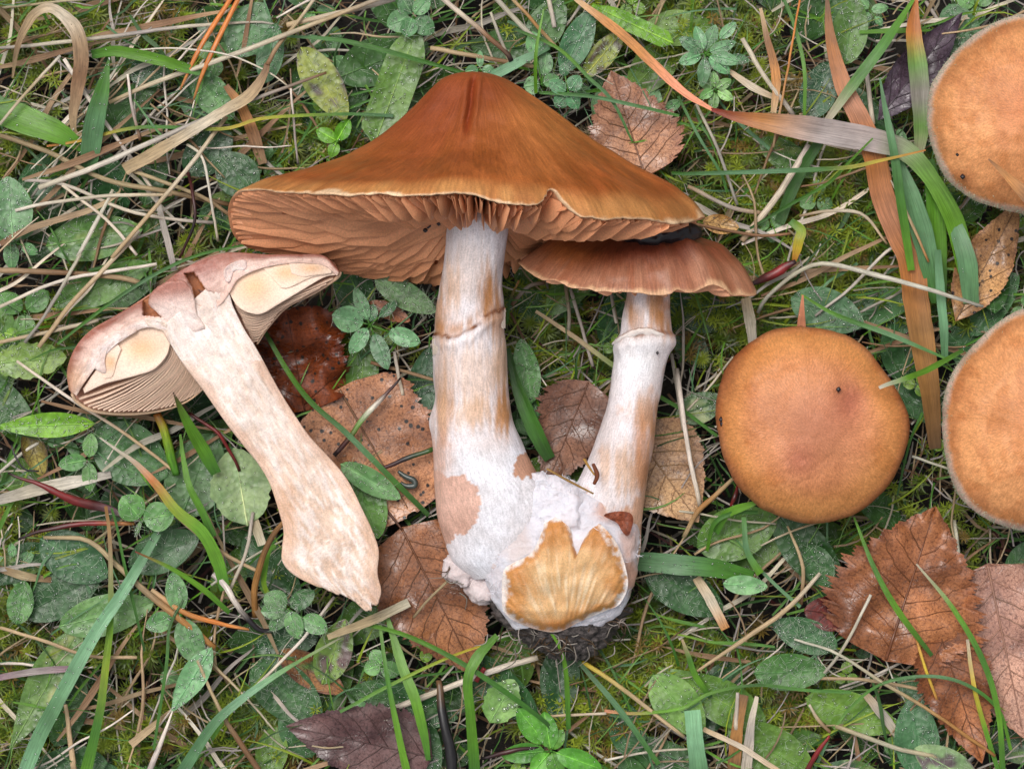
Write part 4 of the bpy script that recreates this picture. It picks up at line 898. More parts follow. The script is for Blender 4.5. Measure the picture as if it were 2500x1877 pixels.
exec_list = [
# top left
('b', 'T2 T5 T2 T1 T5 T4 T5 T2', [5, 14, 22, 24, 36, 38, 34, 22, 8], [-40, 40, 70, 60, 40, 20, -30], [(30, 190), (42, 114), (76, 42), (118, 19), (160, 42), (190, 84), (198, 152), (186, 228), (178, 285), (182, 323), (205, 330)], 'broad tan dry blade arching over in a hook'),
('g', 'G4 G3 G3 G2 G2', [30, 50, 52, 36, 4], [-30, 25, 45, 50], [(213, 437), (228, 304), (247, 228), (266, 144)], 'broad blue-green blade standing upright among dry straws', 30),
('g', 'G2 G1 G1 G1 G3', [22, 28, 30, 26, 14], [10, 50, 50, 20], [(224, 133), (285, 125), (380, 144), (456, 167), (513, 182)], 'bright green flat blade lying level above the blue-green upright blade', 14),
('s', 'T3 T1 LV T1 T3', [8, 11, 10, 9, 4], [-10, 15, 10, -10], [(0, 118), (152, 104), (342, 80), (456, 65), (570, 57), (645, 55), (691, 68)], 'grey straw passing behind the hooked tan blade'),
('s', 'T2 T1 T1 T2 T3', [10, 13, 13, 12, 10], [0, 40, 45, 30], [(266, 251), (380, 201), (532, 148), (683, 91), (840, 30), (1000, -30)], 'long pale straw crossing the two orange needles'),
('b', 'T2 T2 T1 T2 T4', [30, 30, 26, 26, 30, 14], [10, 40, 50, 40], [(304, 414), (399, 361), (532, 281), (608, 235), (645, 182), (653, 156)], 'flat tan dry blade with a swollen sheath end'),
('s', 'T4 T2 T1', [12, 9, 8], [44, 30, 10], [(653, 158), (683, 106), (721, 61), (767, 0), (790, -30)], 'thin straw rising from the swollen sheath'),
('s', 'T1 W T3 T3 T4', [14, 14, 12, 11, 6], [0, 34, 38, 30], [(95, 459), (228, 410), (380, 342), (570, 262), (797, 178)], 'long pale straw running under the flat tan sheathed blade'),
('n', 'O2 O1 O1 O1', [5, 12, 13, 12], [20, 40, 30, 0], [(440, 220), (478, 137), (513, 76), (562, 0), (575, -20)], 'orange pine needle, the shorter of two side by side'),
('n', 'O2 O1 O1 O1', [5, 13, 13, 12], [20, 44, 34, 4], [(473, 243), (494, 182), (528, 106), (581, 0), (592, -20)], 'orange pine needle, the longer of two side by side'),
('s', 'T1 T2 W', 8, [20, 30, 10], [(0, 304), (76, 213), (148, 137)], 'straight straw ending beside the hooked tan blade'),
('s', 'W W T3 T1', 10, [10, 0, 0, -20], [(156, 144), (228, 258), (323, 391), (380, 475)], 'white straw passing behind the blue-green upright blade'),
('s', 'W W T1', [4, 5, 4], [20, 50, 30], [(334, 123), (418, 118), (551, 133), (645, 171), (706, 213)], 'thin white arching straw above the flat tan blade'),
('s', 'W T3 T3', [5, 6, 5], [30, 10, -20], [(710, 216), (718, 304), (727, 399)], 'thin grey straw dropping to the cap edge'),
('b', 'T4 O2 T4 T5', [14, 26, 30, 22], [-10, 10, 0, -30], [(551, 209), (592, 266), (623, 342), (642, 399)], 'red-brown dry sheath standing above the big cap edge'),
('g', 'O1 Y G2 G2 Y G5 G2 G3', [5, 8, 9, 9, 8, 8, 8], [-10, 20, 40, 40, 10], [(114, 357), (190, 345), (342, 311), (543, 315), (645, 289), (840, 279), (960, 283)], 'long thin green blade with yellow and orange stretches'),
('g', 'G2 G3 G1', [4, 6, 5], [20, 30, 10], [(327, 243), (380, 315), (421, 357)], 'short thin green blade crossing the flat tan blade'),
('s', 'T2 T2 T1 T2', 11, [20, 50, 40, 10], [(273, 630), (380, 505), (456, 414), (554, 285)], 'tan straw leaning across the thin maroon stalk'),
('t', 'M1 M1 KK M1', [8, 9, 8, 7], [-20, 40, 40, 10], [(456, 406), (471, 475), (475, 539), (448, 608), (437, 630)], 'thin wavy maroon stalk among dry straws'),
('s', 'W T3 T4', [6, 8, 8], [20, 20, 0], [(311, 182), (323, 266), (342, 342)], 'grey straw standing beside the flat tan blade'),
('s', 'W W T1', [10, 12, 8], [10, 34, 10], [(190, 627), (277, 463)], 'white broken straw leaning upright'),
('b', 'T4 T5 T5 T2', [14, 17, 15, 10], [-10, 10, 10], [(0, 596), (76, 558), (228, 509), (290, 472)], 'brown dry blade slanting over the big green leaves'),
('s', 'W T1 T1 T2', 9, [0, 14, 10], [(38, 515), (114, 497), (266, 478), (420, 476)], 'level pale straw above the brown slanting dry blade'),
('b', 'T3 T3 LV', [10, 17, 14], [-10, 10, -10], [(380, 475), (395, 532), (418, 627), (425, 660)], 'grey flat straw beside the maroon stalk'),
('g', 'G4 G1 G1 G2', [70, 72, 56, 14], [-20, 0, 0, -20], [(-30, 262), (76, 300), (150, 328), (215, 372)], 'broad green blade with a bright central rib', 26),
('s', 'T1 W W T1', 7, [20, 40, 30, -10], [(456, 353), (494, 387), (516, 494), (532, 589)], 'thin white straw bending down beside the maroon stalk'),
('s', 'T2 T2 T4', 10, [0, 10, -10], [(323, 418), (380, 437), (494, 482), (570, 532)], 'tan straw reaching under the big cap edge'),
('s', 'T1 T1 W', 8, [5, 15, 5], [(152, 452), (266, 543), (334, 623)], 'pale straw slanting below the brown dry blade'),
('s', 'T3 T1 T3', 9, [0, 12, -10], [(60, 440), (160, 452), (330, 520), (520, 545)], 'pale straw lying level under the broken white straw'),
('s', 'T5 T2 T4', 13, [-14, 4, -20], [(0, 330), (120, 372), (260, 440), (420, 470), (560, 500)], 'brownish straw under the broad green ribbed blade'),
# top middle
('g', 'G3 G2 G2 G2', [6, 12, 12, 8], [10, 40, 40, 20], [(690, 88), (830, 99), (944, 125), (1039, 152), (1134, 178)], 'green strand crossing the pale green strap leaf'),
('s', 'T2 T1 T3', 14, [10, 20, 10], [(700, 62), (830, 32), (963, -2)], 'thick pale straw beside the top clover'),
('s', 'T3 T1 T4 KK', 13, [0, 20, 10], [(1060, -20), (1153, 57), (1232, 125), (1248, 150)], 'grey straw with a dark end behind the big cap'),
('s', 'T1 T3 T2', [7, 9, 9], [10, 20, 0], [(1198, 30), (1229, 114), (1248, 158)], 'short straw behind the apex of the big cap'),
('s', 'T3 T1 LV', 13, [0, 10, 0], [(1190, -25), (1286, 76), (1330, 110)], 'grey-purple straw above the big cap'),
('s', 'T2 O2 T2', 9, [0, 20, 0], [(1240, -15), (1305, 57), (1362, 120)], 'thin tan straw above the big cap'),
('g', 'G4 G1 G3 G2', [7, 9, 9, 5], [20, 50, 40, 20], [(1259, 72), (1362, 118), (1438, 190), (1495, 247), (1544, 346)], 'thin green strand crossing the tucked tan birch leaf'),
('g', 'G2 G3 G2', [8, 10, 7], [0, 60, 40], [(1316, 226), (1438, 235), (1551, 258), (1658, 283)], 'dark green strand lying over the tucked tan birch leaf'),
('g', 'G1 G1 G7', [8, 9, 3], [20, 60, 40], [(1308, 228), (1308, 133), (1327, 23)], 'upright green blade tip behind the big cap'),
('g', 'G6 G6 G3', [26, 24, 14], [0, 20, 10], [(1190, 192), (1297, 137), (1340, 115)], 'pale green dewy blade behind the big cap', 14),
('s', 'T2 T2 T4 T2', 12, [-5, 5, -10], [(1050, 118), (1172, 140), (1301, 163)], 'tan straw lying level behind the big cap apex'),
('s', 'T1 T3', 12, [-10, 10], [(1338, -10), (1354, 68)], 'short pale straw stub above the big cap'),
('b', 'T2 O2 O2 SA SA', [10, 22, 24, 22, 9], [10, 50, 60, 60], [(1395, -10), (1513, 80), (1589, 152), (1670, 226), (1738, 268)], 'orange-brown narrow dry blade slanting down to the twisted multicoloured blade'),
('g', 'R1 O2 LV LV G7 G1 G1', [8, 40, 62, 62, 52, 40, 48, 52], [60, 70, 70, 60, 50, 40, 20], [(1736, 267), (1800, 285), (1888, 300), (2040, 325), (2154, 348), (2215, 372), (2268, 430), (2325, 530), (2362, 660)], 'broad twisted blade turning from purple-grey to green'),
('g', 'G2 G3 G3 G2 Y O1', [8, 11, 12, 10, 4], [-10, 50, 95, 100, 120], [(1640, 422), (1695, 424), (2034, 412), (2147, 393), (2260, 367)], 'long level green strand with an orange tip reaching the downy-rimmed cap'),
# top right
('g', 'T4 O1 SA O1 SA O1 O2 O2 T4', [6, 26, 44, 52, 58, 60, 64, 64, 58, 46, 30], [30, 40, 45, 30, 20, 20, 10, -20], [(2018, -20), (2028, 95), (2059, 209), (2097, 285), (2135, 380), (2154, 475), (2192, 570), (2222, 630), (2236, 734), (2254, 848), (2271, 962), (2283, 1095)], 'long broad orange dying blade', 0, .15, .15),
('g', 'G1 G2 G2 T1', [8, 26, 28, 16], [40, 75, 75, 60], [(2230, 0), (2154, 114), (2078, 213), (2015, 300)], 'green blade crossing over the orange dying blade'),
('g', 'G4 G4 G4', [24, 30, 26], [20, 0, -20], [(2000, 345), (1945, 437), (1903, 545)], 'dark green blade running under the twisted multicoloured blade'),
('g', 'O1 O1 G7 LV G7 T1', [8, 38, 48, 48, 40, 18], [30, 50, 50, 10], [(2237, -5), (2230, 76), (2241, 171), (2250, 304), (2241, 390)], 'blade turning from orange tip to grey-green beside the dark purple leaf'),
('g', 'G3 G3 G2 G1', [4, 18, 24, 22, 18], [100, 105, 80, 40], [(2148, 190), (2161, 266), (2180, 361), (2199, 494), (2211, 570), (2225, 660)], 'narrow blue-green blade passing in front of the twisted multicoloured blade'),
('g', 'G3 G3 G3 G2', [8, 44, 56, 50, 20], [30, 40, 30, 0], [(2195, 380), (2222, 475), (2245, 550), (2268, 640), (2284, 740)], 'broad blue-green blade right of the orange dying blade'),
('g', 'G2 G1 G4', [30, 48, 44, 30], [20, 10, -10], [(2266, 390), (2283, 494), (2290, 630), (2296, 740)], 'wide dark green blade beneath the blue-green blades'),
('g', 'G3 G3 G3', [6, 40, 50, 40], [20, 50, 20], [(2315, 490), (2340, 570), (2362, 640), (2372, 740)], 'blue-green blade beside the blotched tan leaf', 8),
('g', 'G3 G6 G3', [16, 22, 22, 18], [60, 50, 40], [(2290, 610), (2298, 734), (2304, 800), (2306, 872)], 'upright pale blue-green blade crossing the white bent straw'),
('s', 'T1 T1 T3', 12, [10, 30, 10], [(1812, 95), (1869, 190), (1937, 281)], 'pale straw slanting beside the pointed-leaved plant'),
('s', 'O1 O2 T2', [5, 6, 6], [40, 60, 20], [(1954, -10), (1933, 114), (1903, 281), (1888, 360)], 'thin orange straw above the twisted multicoloured blade'),
('g', 'G2 G7 G1', [8, 10, 8], [20, 40, 20], [(1910, -10), (1941, 68), (1964, 171), (1964, 285)], 'light green strand above the twisted multicoloured blade'),
('b', 'T2 T4 O2 T2', [8, 16, 24, 14], [20, 35, 20], [(1857, 20), (1873, 95), (1895, 190), (1888, 275)], 'tan and brown dry blade beside the pointed-leaved plant'),
('g', 'G4 G2 G1 G1', [6, 9, 8, 4], [-10, 20, 50, 90], [(1831, 558), (1926, 501), (2021, 448), (2070, 399), (2131, 338)], 'thin green strand rising over the twisted multicoloured blade'),
('s', 'T2 T1 T1 T3', 16, [-20, 0, 15], [(1812, 588), (1873, 512), (1926, 437), (1975, 353)], 'thick beige straw left of the orange dying blade'),
('s', 'T5 T1 T2', [7, 9, 6], [0, 30, 0], [(1952, 528), (2021, 516), (2108, 524), (2165, 596)], 'arched beige straw left of the orange dying blade'),
('s', 'T1 T2 O2', [4, 8, 6], [50, 60, 40], [(2176, 440), (2222, 539), (2268, 640)], 'thin straw lying over the broad blue-green blade'),
('g', 'O1 Y G5 G2', [10, 24, 26, 18], [10, 30, 20], [(1938, 640), (1950, 590), (1956, 562), (1930, 540)], 'short yellow-green stub with a red mark'),
('s', 'T3 T1', 12, [-10, 10], [(2116, 178), (2131, 304)], 'upright straw behind the orange dying blade'),
('g', 'G2 G3 G2', 7, [0, 20, -10], [(1655, 235), (1706, 334), (1759, 421), (1775, 470)], 'thin green strand left of the mossy patch'),
('s', 'T1 T3 T3', 8, [0, 10, -10], [(1700, 255), (1750, 360), (1800, 500)], 'thin grey straw beside the thin green strand'),
('s', 'T5 T3 T5', 11, [-15, 0, -15], [(1680, 455), (1780, 505), (1860, 520)], 'beige straw right of the big cap tip'),
('s', 'T4 T4', 8, [-5, 5], [(1680, 545), (1850, 575), (1930, 570)], 'dark brown thin stalk below the yellow-tan leaf'),
('b', 'T2 T1 T2', [10, 20, 10], [0, 10, -10], [(1775, 170), (1840, 215), (1905, 245)], 'beige dry blade below the pointed-leaved plant'),
('b', 'T4 O2 T4', [4, 18, 40], [320, 322, 330], [(2413, 388), (2458, 430), (2512, 482)], 'brown dry blade tip lying on the downy-rimmed cap'),
# right middle
('s', 'T3 T1 W W T3', [10, 11, 13, 12, 8], [-20, 10, 60, 90, 60], [(1850, 764), (1873, 726), (1945, 666), (2013, 643), (2116, 666), (2268, 707), (2400, 750)], 'long white bent straw crossing the orange dying blade'),
('g', 'G1 G2 G3 G2', [5, 12, 12, 6], [20, 45, 60, 50], [(1956, 719), (2040, 768), (2173, 817), (2306, 874)], 'green blade slanting above the ochre smooth cap'),
('g', 'W G1 G1 G2', [9, 14, 15, 10], [262, 240, 180, 150], [(2146, 947), (2168, 938), (2211, 924), (2268, 901), (2351, 855)], 'bright green blade whose torn tip rests on the ochre smooth cap'),
('g', 'SA SA SA', [4, 16, 26], [70, 50, 20], [(1960, 720), (1958, 760), (1956, 815)], 'salmon pink blade tip poking out above the ochre smooth cap'),
('s', 'T3 W W T1', 12, [20, 60, 30, 0], [(1652, 900), (1660, 958), (1683, 1114), (1709, 1235)], 'long pale straw beside the slimmer stem'),
('s', 'T3 T3 T1', 9, [0, 20, 0], [(1639, 863), (1655, 960), (1668, 1050)], 'grey straw behind the slimmer stem'),
('t', 'KK M1 R1 KK', [10, 22, 24, 12], [0, 15, 20], [(1832, 694), (1888, 669), (1915, 655), (1945, 640)], 'glossy black and maroon pod stalk right of the smaller cap'),
('b', 'T2 T1 T3', [24, 28, 22], [10, 5, -10], [(1820, 728), (1832, 780), (1838, 840)], 'flat beige straw stub above the ochre smooth cap'),
('g', 'G2 G4', [6, 5], [40, -10], [(2252, 1007), (2222, 1076), (2190, 1210)], 'dark green strand right of the ochre smooth cap'),
('s', 'W T1', 7, [10, 20], [(2226, 1114), (2317, 1144)], 'short white straw between the ochre cap and the downy-rimmed cap'),
('g', 'G1 G1 G2', [4, 22, 18], [90, 60, 10], [(1876, 1219), (1830, 1232), (1774, 1255), (1748, 1300)], 'green blade tip in front of the ochre smooth cap'),
('s', 'T2 O2 T2', [10, 14, 12], [20, 20, -10], [(1790, 1168), (1745, 1210), (1700, 1252), (1670, 1310)], 'tan stalk in front of the ochre smooth cap'),
('t', 'R1 M1 R1', [6, 12, 6], [0, 10, 0], [(1800, 1185), (1792, 1215), (1785, 1235)], 'short red stalk below the ochre smooth cap'),
# left middle
('g', 'G2 G2 G3 G2 G2', [6, 9, 9, 8, 5], [0, 20, 20, 0], [(140, 840), (266, 742), (380, 669), (486, 622), (600, 598)], 'long thin green strand behind the halved cap'),
('s', 'T1 W W W', 9, [10, 24, 15], [(0, 749), (152, 685), (383, 645)], 'white straw reaching towards the halved cap'),
('s', 'T5 T4 T2', 14, [0, 8, 0], [(-10, 660), (152, 666), (289, 677), (340, 690)], 'level brown straw under the white straw left of the halved cap'),
('s', 'T2 T2 T1', 12, [10, 30, 10], [(95, 848), (171, 745), (289, 620), (340, 565)], 'tan straw slanting left of the halved cap'),
('s', 'T3 T3 T1', 9, [10, 40, 15], [(61, 836), (114, 764), (197, 620)], 'grey straw slanting over the level brown straw'),
('s', 'T2 T1', 10, [0, 10, 0], [(-10, 838), (120, 810), (240, 782)], 'beige straw touching the halved cap skin'),
('s', 'T1 W T2 T2', 8, [20, 60, 40, 0], [(42, 882), (171, 973), (304, 1057), (437, 1159)], 'long tan straw lying below the halved cap'),
('g', 'W T1 O1 G5 G1 G1 G2', [3, 10, 20, 26, 30, 32, 26], [20, 55, 60, 50, 20], [(243, 1068), (285, 1098), (330, 1130), (380, 1182), (429, 1245), (494, 1300), (532, 1372), (550, 1440)], 'bright green blade with an orange and white tip'),
('g', 'M1 G1 G1 G2', [3, 20, 30, 34, 26], [130, 110, 70, 40], [(423, 958), (456, 1030), (494, 1095), (528, 1155)], 'bright green blade with a dark tip in front of the halved cap gills'),
('g', 'G1 G1 G2', [6, 14, 18, 20], [10, 40, 20], [(440, 1060), (450, 1133), (463, 1190), (494, 1250), (520, 1310)], 'narrow green blade beside the orange-tipped bright blade'),
('t', 'O1 G5 G1 G2', [20, 23, 24, 20], [40, 30, 0], [(384, 1010), (402, 1057), (421, 1125), (430, 1160)], 'hollow cut green stem stub with a reddish mouth'),
('t', 'KK R1 R1 M1 PU', [5, 12, 22, 24, 16], [40, 45, 30, 10], [(23, 1155), (114, 1190), (190, 1224), (270, 1243), (300, 1262)], 'hanging maroon red stalk beside the clover'),
('t', 'M1 R1 M1', [8, 10, 8], [20, 30, 0], [(460, 1008), (532, 1057), (570, 1117), (585, 1150)], 'dark red thin stalk under the halved stem'),
('b', 'T3 T1 W T3', [24, 32, 30, 18], [-5, 10, 0], [(-10, 1222), (95, 1193), (228, 1167), (270, 1158)], 'wide greyish dry blade under the hanging maroon stalk'),
('g', 'G4 G1 G2 G3 G2 G4', [10, 13, 13, 14, 14, 12], [40, 50, 40, 45, 40, 20], [(642, 800), (702, 905), (759, 981), (840, 1052), (921, 1133), (1046, 1258)], 'long green strand crossing the black-dotted leaf'),
('t', 'KK KK', 5, [0, 10, 0], [(28, 1085), (38, 1115), (60, 1145), (95, 1150)], 'thin black curved rootlet beside the yellow wilted leaf'),
# bottom left
('g', 'G3 G6 G6 G3 G6', [20, 28, 32, 34, 36, 36], [20, 60, 80, 60, 20], [(385, 1300), (304, 1437), (228, 1551), (152, 1690), (95, 1800), (55, 1900)], 'long dewy blue-green blade slanting over the hawkweed leaves', 90),
('g', 'O2 T2 G1 G5 G2 G1', [8, 11, 16, 19, 22, 30], [70, 45, 40, 30, 0], [(258, 1235), (266, 1290), (270, 1361), (270, 1513), (258, 1627), (243, 1741), (205, 1900)], 'upright green stalk passing under the dewy blue-green blade'),
('g', 'R1 G1 G1 G2', [3, 10, 15, 12], [90, 80, 50, 0], [(330, 1346), (418, 1387), (494, 1437), (560, 1495)], 'green blade with a red tip crossing the dewy blue-green blade'),
('g', 'T1 G7 G6 G3 G3', [4, 8, 18, 24, 30], [20, 45, 55, 30], [(860, 1540), (683, 1642), (570, 1722), (513, 1779), (440, 1890)], 'long pale green blade running beside the decayed purple leaf', 24),
('t', 'KK M1 R1 O2', [6, 12, 13, 9], [10, 30, 20], [(42, 1319), (114, 1293), (228, 1277), (327, 1279)], 'dark maroon arched stalk above the dewy blade'),
('s', 'T2 T2 T2 T5 O2 O2', [9, 13, 16, 18, 16], [0, 25, 25, 0], [(106, 1312), (213, 1319), (285, 1380), (361, 1448), (437, 1509), (524, 1581)], 'thick tan straw passing under the dewy blade'),
('s', 'O2 O2 T4 O2', [16, 17, 16, 14, 5], [-20, 30, 80, 120, 148], [(623, 1505), (623, 1429), (653, 1331), (690, 1275), (723, 1245)], 'ochre bent stalk leaning against the halved stem'),
('g', 'G5 G1 G1', [10, 16, 10], [10, 40, 50], [(662, 1462), (644, 1420), (655, 1350), (672, 1330)], 'short green blade beside the ochre bent stalk'),
('t', 'LV W KK KK', [18, 16, 16, 12], [20, 30, 0], [(520, 1400), (545, 1425), (570, 1465), (626, 1532), (665, 1540)], 'grey and black mouldy twig'),
('s', 'T2 O2 O1 O2', [16, 14, 13, 6], [10, 20, 10], [(368, 1441), (456, 1498), (540, 1522), (608, 1536)], 'orange-brown straw pointing at the mouldy twig'),
('s', 'T3 W W T1 T3', 8, [10, 30, 20], [(816, 1456), (740, 1558), (680, 1620), (610, 1690)], 'pale split straw below the halved stem base'),
('s', 'T2 T2 T5 T2', 9, [0, 15, 5], [(0, 1532), (114, 1566), (213, 1600), (334, 1604)], 'thin tan straw under the dewy blade and green stalk'),
('s', 'LV W W', [16, 12, 4], [0, 30, 20], [(362, 1890), (402, 1786), (421, 1735)], 'white tapering straw below the diamond-shaped leaf'),
('b', 'T2 T2 T5', [20, 18, 10], [-10, 10, 0], [(319, 1817), (380, 1767), (430, 1725)], 'tan dry blade near the white tapering straw'),
('s', 'T4 T4 T2 T2', [16, 14, 10, 8], [-10, 20, 20], [(640, 1890), (577, 1798), (532, 1722), (482, 1612)], 'brown straw crossing under the long pale green blade'),
('g', 'G4 G2 G2', [6, 8, 6], [10, 40, 50], [(353, 1589), (304, 1380), (285, 1285), (272, 1240)], 'thin green strand beside the upright green stalk'),
('g', 'G2 G2 G4', [6, 9, 6], [30, 40, 20], [(375, 1830), (406, 1627), (414, 1532), (448, 1463)], 'thin dark green strand near the diamond-shaped leaf'),
('s', 'T2 T2', [10, 16], [0, -20], [(160, 1720), (180, 1877)], 'short tan stub left of the upright green stalk'),
('b', 'T4 T2 T4', [16, 22, 14], [-20, 0, -20], [(-10, 1385), (60, 1405), (125, 1415)], 'brown dry blade above the dewy blade'),
('b', 'PU LV PU', [14, 18, 16], [-10, 5, -10], [(-10, 1655), (70, 1640), (168, 1632)], 'purplish dry blade crossing under the dewy blade'),
('s', 'T2 T5 T2', 10, [0, 20, 0], [(430, 1260), (530, 1340), (640, 1400)], 'tan straw behind the bright orange-tipped blade'),
('s', 'T1 T3', 9, [0, 15, 0], [(562, 1440), (600, 1350), (618, 1250)], 'pale straw left of the ochre bent stalk'),
('b', 'T2 T1', [26, 22], [-10, 0], [(610, 1250), (640, 1330)], 'flat beige straw under the halved stem'),
# bottom middle
('g', 'G1 G1 G2 G2 G4', [8, 12, 13, 13, 9], [30, 60, 50, 10], [(883, 1522), (982, 1547), (1096, 1600), (1210, 1672), (1324, 1756), (1356, 1792)], 'long green strand crossing the netted birch leaf'),
('g', 'G7 G2 G1 G1', [8, 11, 15, 20], [30, 50, 20], [(927, 1525), (944, 1646), (970, 1779), (995, 1890)], 'slim upright green blade left of the black twig'),
('g', 'G7 G7 G1 G2', [10, 24, 27, 24, 12], [20, 35, 40, 10], [(946, 1508), (982, 1627), (1012, 1703), (1035, 1790), (1046, 1855)], 'wider green blade beside the slim upright blade'),
('g', 'G2 G1 G1 G1 G1', [28, 27, 24, 24, 28, 14], [0, 20, 55, 60, 40], [(1160, 1890), (1149, 1741), (1143, 1660), (1166, 1604), (1214, 1551)], 'green blade folded at a sharp bend right of the black twig', 0, .3),
('g', 'G1 G1 G2', [4, 9, 13, 12], [110, 90, 50, 0], [(1316, 1509), (1362, 1570), (1381, 1638), (1388, 1779)], 'thin green blade curving over the soil clump'),
('g', 'Y G5 G1 G2', [5, 8, 9, 8], [30, 44, 30], [(1179, 1574), (1096, 1604), (982, 1657), (830, 1737)], 'yellow-tipped thin strand across the netted birch leaf'),
('s', 'T3 T1 W T1', 16, [-20, 0, -15], [(933, 1741), (1077, 1684), (1210, 1634), (1312, 1604)], 'thick pale straw under the netted birch leaf tip'),
('t', 'T4 KK KK KK', [14, 24, 28, 26], [0, 15, 5], [(1069, 1660), (1084, 1760), (1098, 1830), (1105, 1890)], 'thick black grooved twig'),
('b', 'T2 T2 T1', [14, 24, 22], [40, 50, 40], [(800, 1556), (906, 1513), (998, 1470)], 'frayed tan straw on the netted birch leaf'),
('s', 'T5 T2', 7, [40, 60, 50], [(1010, 1508), (1040, 1470), (1096, 1415)], 'thin tan straw lying on the netted birch leaf'),
('g', 'SA G1 G1 G4 G2 G2', 8, [0, 20, 30, 20], [(1476, 1735), (1551, 1741), (1660, 1729), (1736, 1691), (1850, 1672), (1964, 1684), (2078, 1689)], 'long level green strand below the moss tufts'),
('t', 'KK M1 KK', [8, 13, 8], [0, 15, 5], [(1176, 1851), (1248, 1832), (1316, 1824)], 'short dark brown twig beside the glossy green rosette'),
('g', 'G4 G3 G2', [10, 15, 12], [0, 20, 0], [(1411, 1612), (1513, 1733), (1608, 1865)], 'dark green blade slanting through the moss tufts'),
('s', 'Y T2 T2', [12, 11, 9], [0, 20, 0], [(1422, 1615), (1513, 1676), (1670, 1798)], 'yellowish straw slanting through the moss tufts'),
('s', 'T2 T1', 7, [0, 14], [(1340, 1748), (1480, 1740)], 'thin pink-tan straw below the moss tufts'),
('t', 'R1 R1', [12, 14], [20, 10], [(1182, 1630), (1162, 1662)], 'tiny red stub on the folded green blade'),
# bottom right
('g', 'G1 G2 G1 G4', [5, 12, 16, 10], [60, 75, 65, 30], [(2085, 1262), (2135, 1387), (2192, 1490), (2275, 1600)], 'green blade lying across the large toothed birch leaf'),
('g', 'T1 G1 G2 G1 G2', [4, 12, 15, 14, 12], [60, 70, 50, 20], [(2237, 1376), (2325, 1482), (2400, 1612), (2438, 1741), (2450, 1890)], 'long green blade curving past the narrow folded brown leaf'),
('g', 'T1 Y G1 G2', [8, 11, 12, 11], [50, 40, 10], [(2362, 1560), (2370, 1627), (2389, 1722), (2440, 1890)], 'pale-tipped green blade over the pinkish grey leaf'),
('g', 'G7 G2 G3 G2 G1', [6, 8, 9, 8], [0, 50, 60, 20], [(2036, 1779), (2078, 1725), (2154, 1668), (2268, 1650), (2362, 1672), (2438, 1733), (2468, 1830)], 'thin green blade arching over the narrow folded brown leaf'),
('g', 'G6 G6 G3', [40, 42, 46], [40, 30, 0], [(1690, 1733), (1698, 1810), (1708, 1890)], 'pale mint cut blade with a square end', 0, .08),
('b', 'T4 O2 T4', [26, 30, 34], [20, 0, -20], [(1815, 1695), (1800, 1780), (1790, 1890)], 'red-brown frayed stubble strip'),
('b', 'T1 T3 T1', [10, 22, 28], [30, 10, -10], [(1848, 1700), (1832, 1780), (1820, 1890)], 'whitish frayed stubble strip'),
('s', 'T3 T1', [9, 12], [25, 0], [(1800, 1690), (1796, 1780)], 'thin splinter beside the frayed stubble'),
('s', 'T2 T2 T2 T1', [7, 12, 13, 10], [0, 30, 20], [(1702, 1638), (1831, 1551), (1926, 1482), (2002, 1399)], 'tan seed-head stalk with frayed joints'),
('s', 'T3 T1 W', 8, [-10, 40, 75], [(1994, 1665), (2059, 1581), (2127, 1452)], 'pale straw leaning on the large toothed birch leaf'),
('s', 'W T1 T2 O2 O2', [6, 9, 9, 9], [10, 40, 40, 20], [(1940, 1560), (2040, 1593), (2154, 1665), (2268, 1733), (2430, 1845)], 'long orange-tan straw crossing the narrow folded brown leaf'),
('s', 'T2 T2 T4', [6, 10, 10], [10, 30, 0], [(1922, 1285), (1960, 1380), (1956, 1475)], 'tan straw left of the large toothed birch leaf'),
('g', 'G3 G3 G2 G2', [46, 50, 48, 30], [-10, 25, 25, 10], [(1560, 1370), (1660, 1378), (1755, 1388), (1838, 1408)], 'wide dewy teal blade right of the cut base', 50, .08),
('b', 'T2 T1 T2', [12, 14, 12], [0, 10, -10], [(1717, 1779), (1812, 1824), (1907, 1885)], 'beige dry blade crossing the stubble'),
('t', 'R1 R1 M1', [8, 14, 12], [20, 10, -10], [(2026, 1795), (2000, 1830), (1965, 1885)], 'red stalk at the grass edge'),
('s', 'T2 T1 T2', 12, [0, 15, 0], [(2040, 1771), (2184, 1824), (2300, 1850)], 'beige straw below the arching thin blade'),
('g', 'G1 G2 G2', [8, 12, 10], [0, 40, 50, 40], [(1726, 1345), (1744, 1277), (1793, 1252), (1850, 1250)], 'green hoop-bent blade under the ochre smooth cap'),
('g', 'G2 G3 G1', [12, 14, 20], [40, 45, 20], [(1816, 1262), (1823, 1342), (1856, 1400)], 'green blade crossing the end of the teal blade'),
('g', 'T2 G2 G1 G4', [6, 14, 16, 12], [20, 10, -20], [(1665, 1560), (1680, 1600), (1698, 1650), (1735, 1702)], 'short green stub left of the seed-head stalk'),
('b', 'T2 T3 T1', [18, 24, 20], [-10, 0, -20], [(2110, 1690), (2150, 1740), (2192, 1795)], 'flat beige straw below the large toothed birch leaf'),
('b', 'T2 T1 O2', [22, 26, 22], [-10, 0, -10], [(1700, 1410), (1735, 1465), (1772, 1535)], 'flat tan straw with an orange end below the teal blade'),
('s', 'T1 T2 T4', [6, 10, 8], [20, 5, -20], [(1975, 1720), (2000, 1760), (2030, 1790)], 'bent beige straw near the red stalk'),
('s', 'T5 T2 T5', 9, [0, 10, 0], [(1985, 1655), (2120, 1660), (2290, 1690)], 'level tan straw under the arching thin blade'),
('s', 'O2 Y O2', [7, 8, 7], [30, 45, 20], [(2238, 1560), (2262, 1640), (2288, 1710)], 'yellowish straw standing beside the narrow folded brown leaf'),
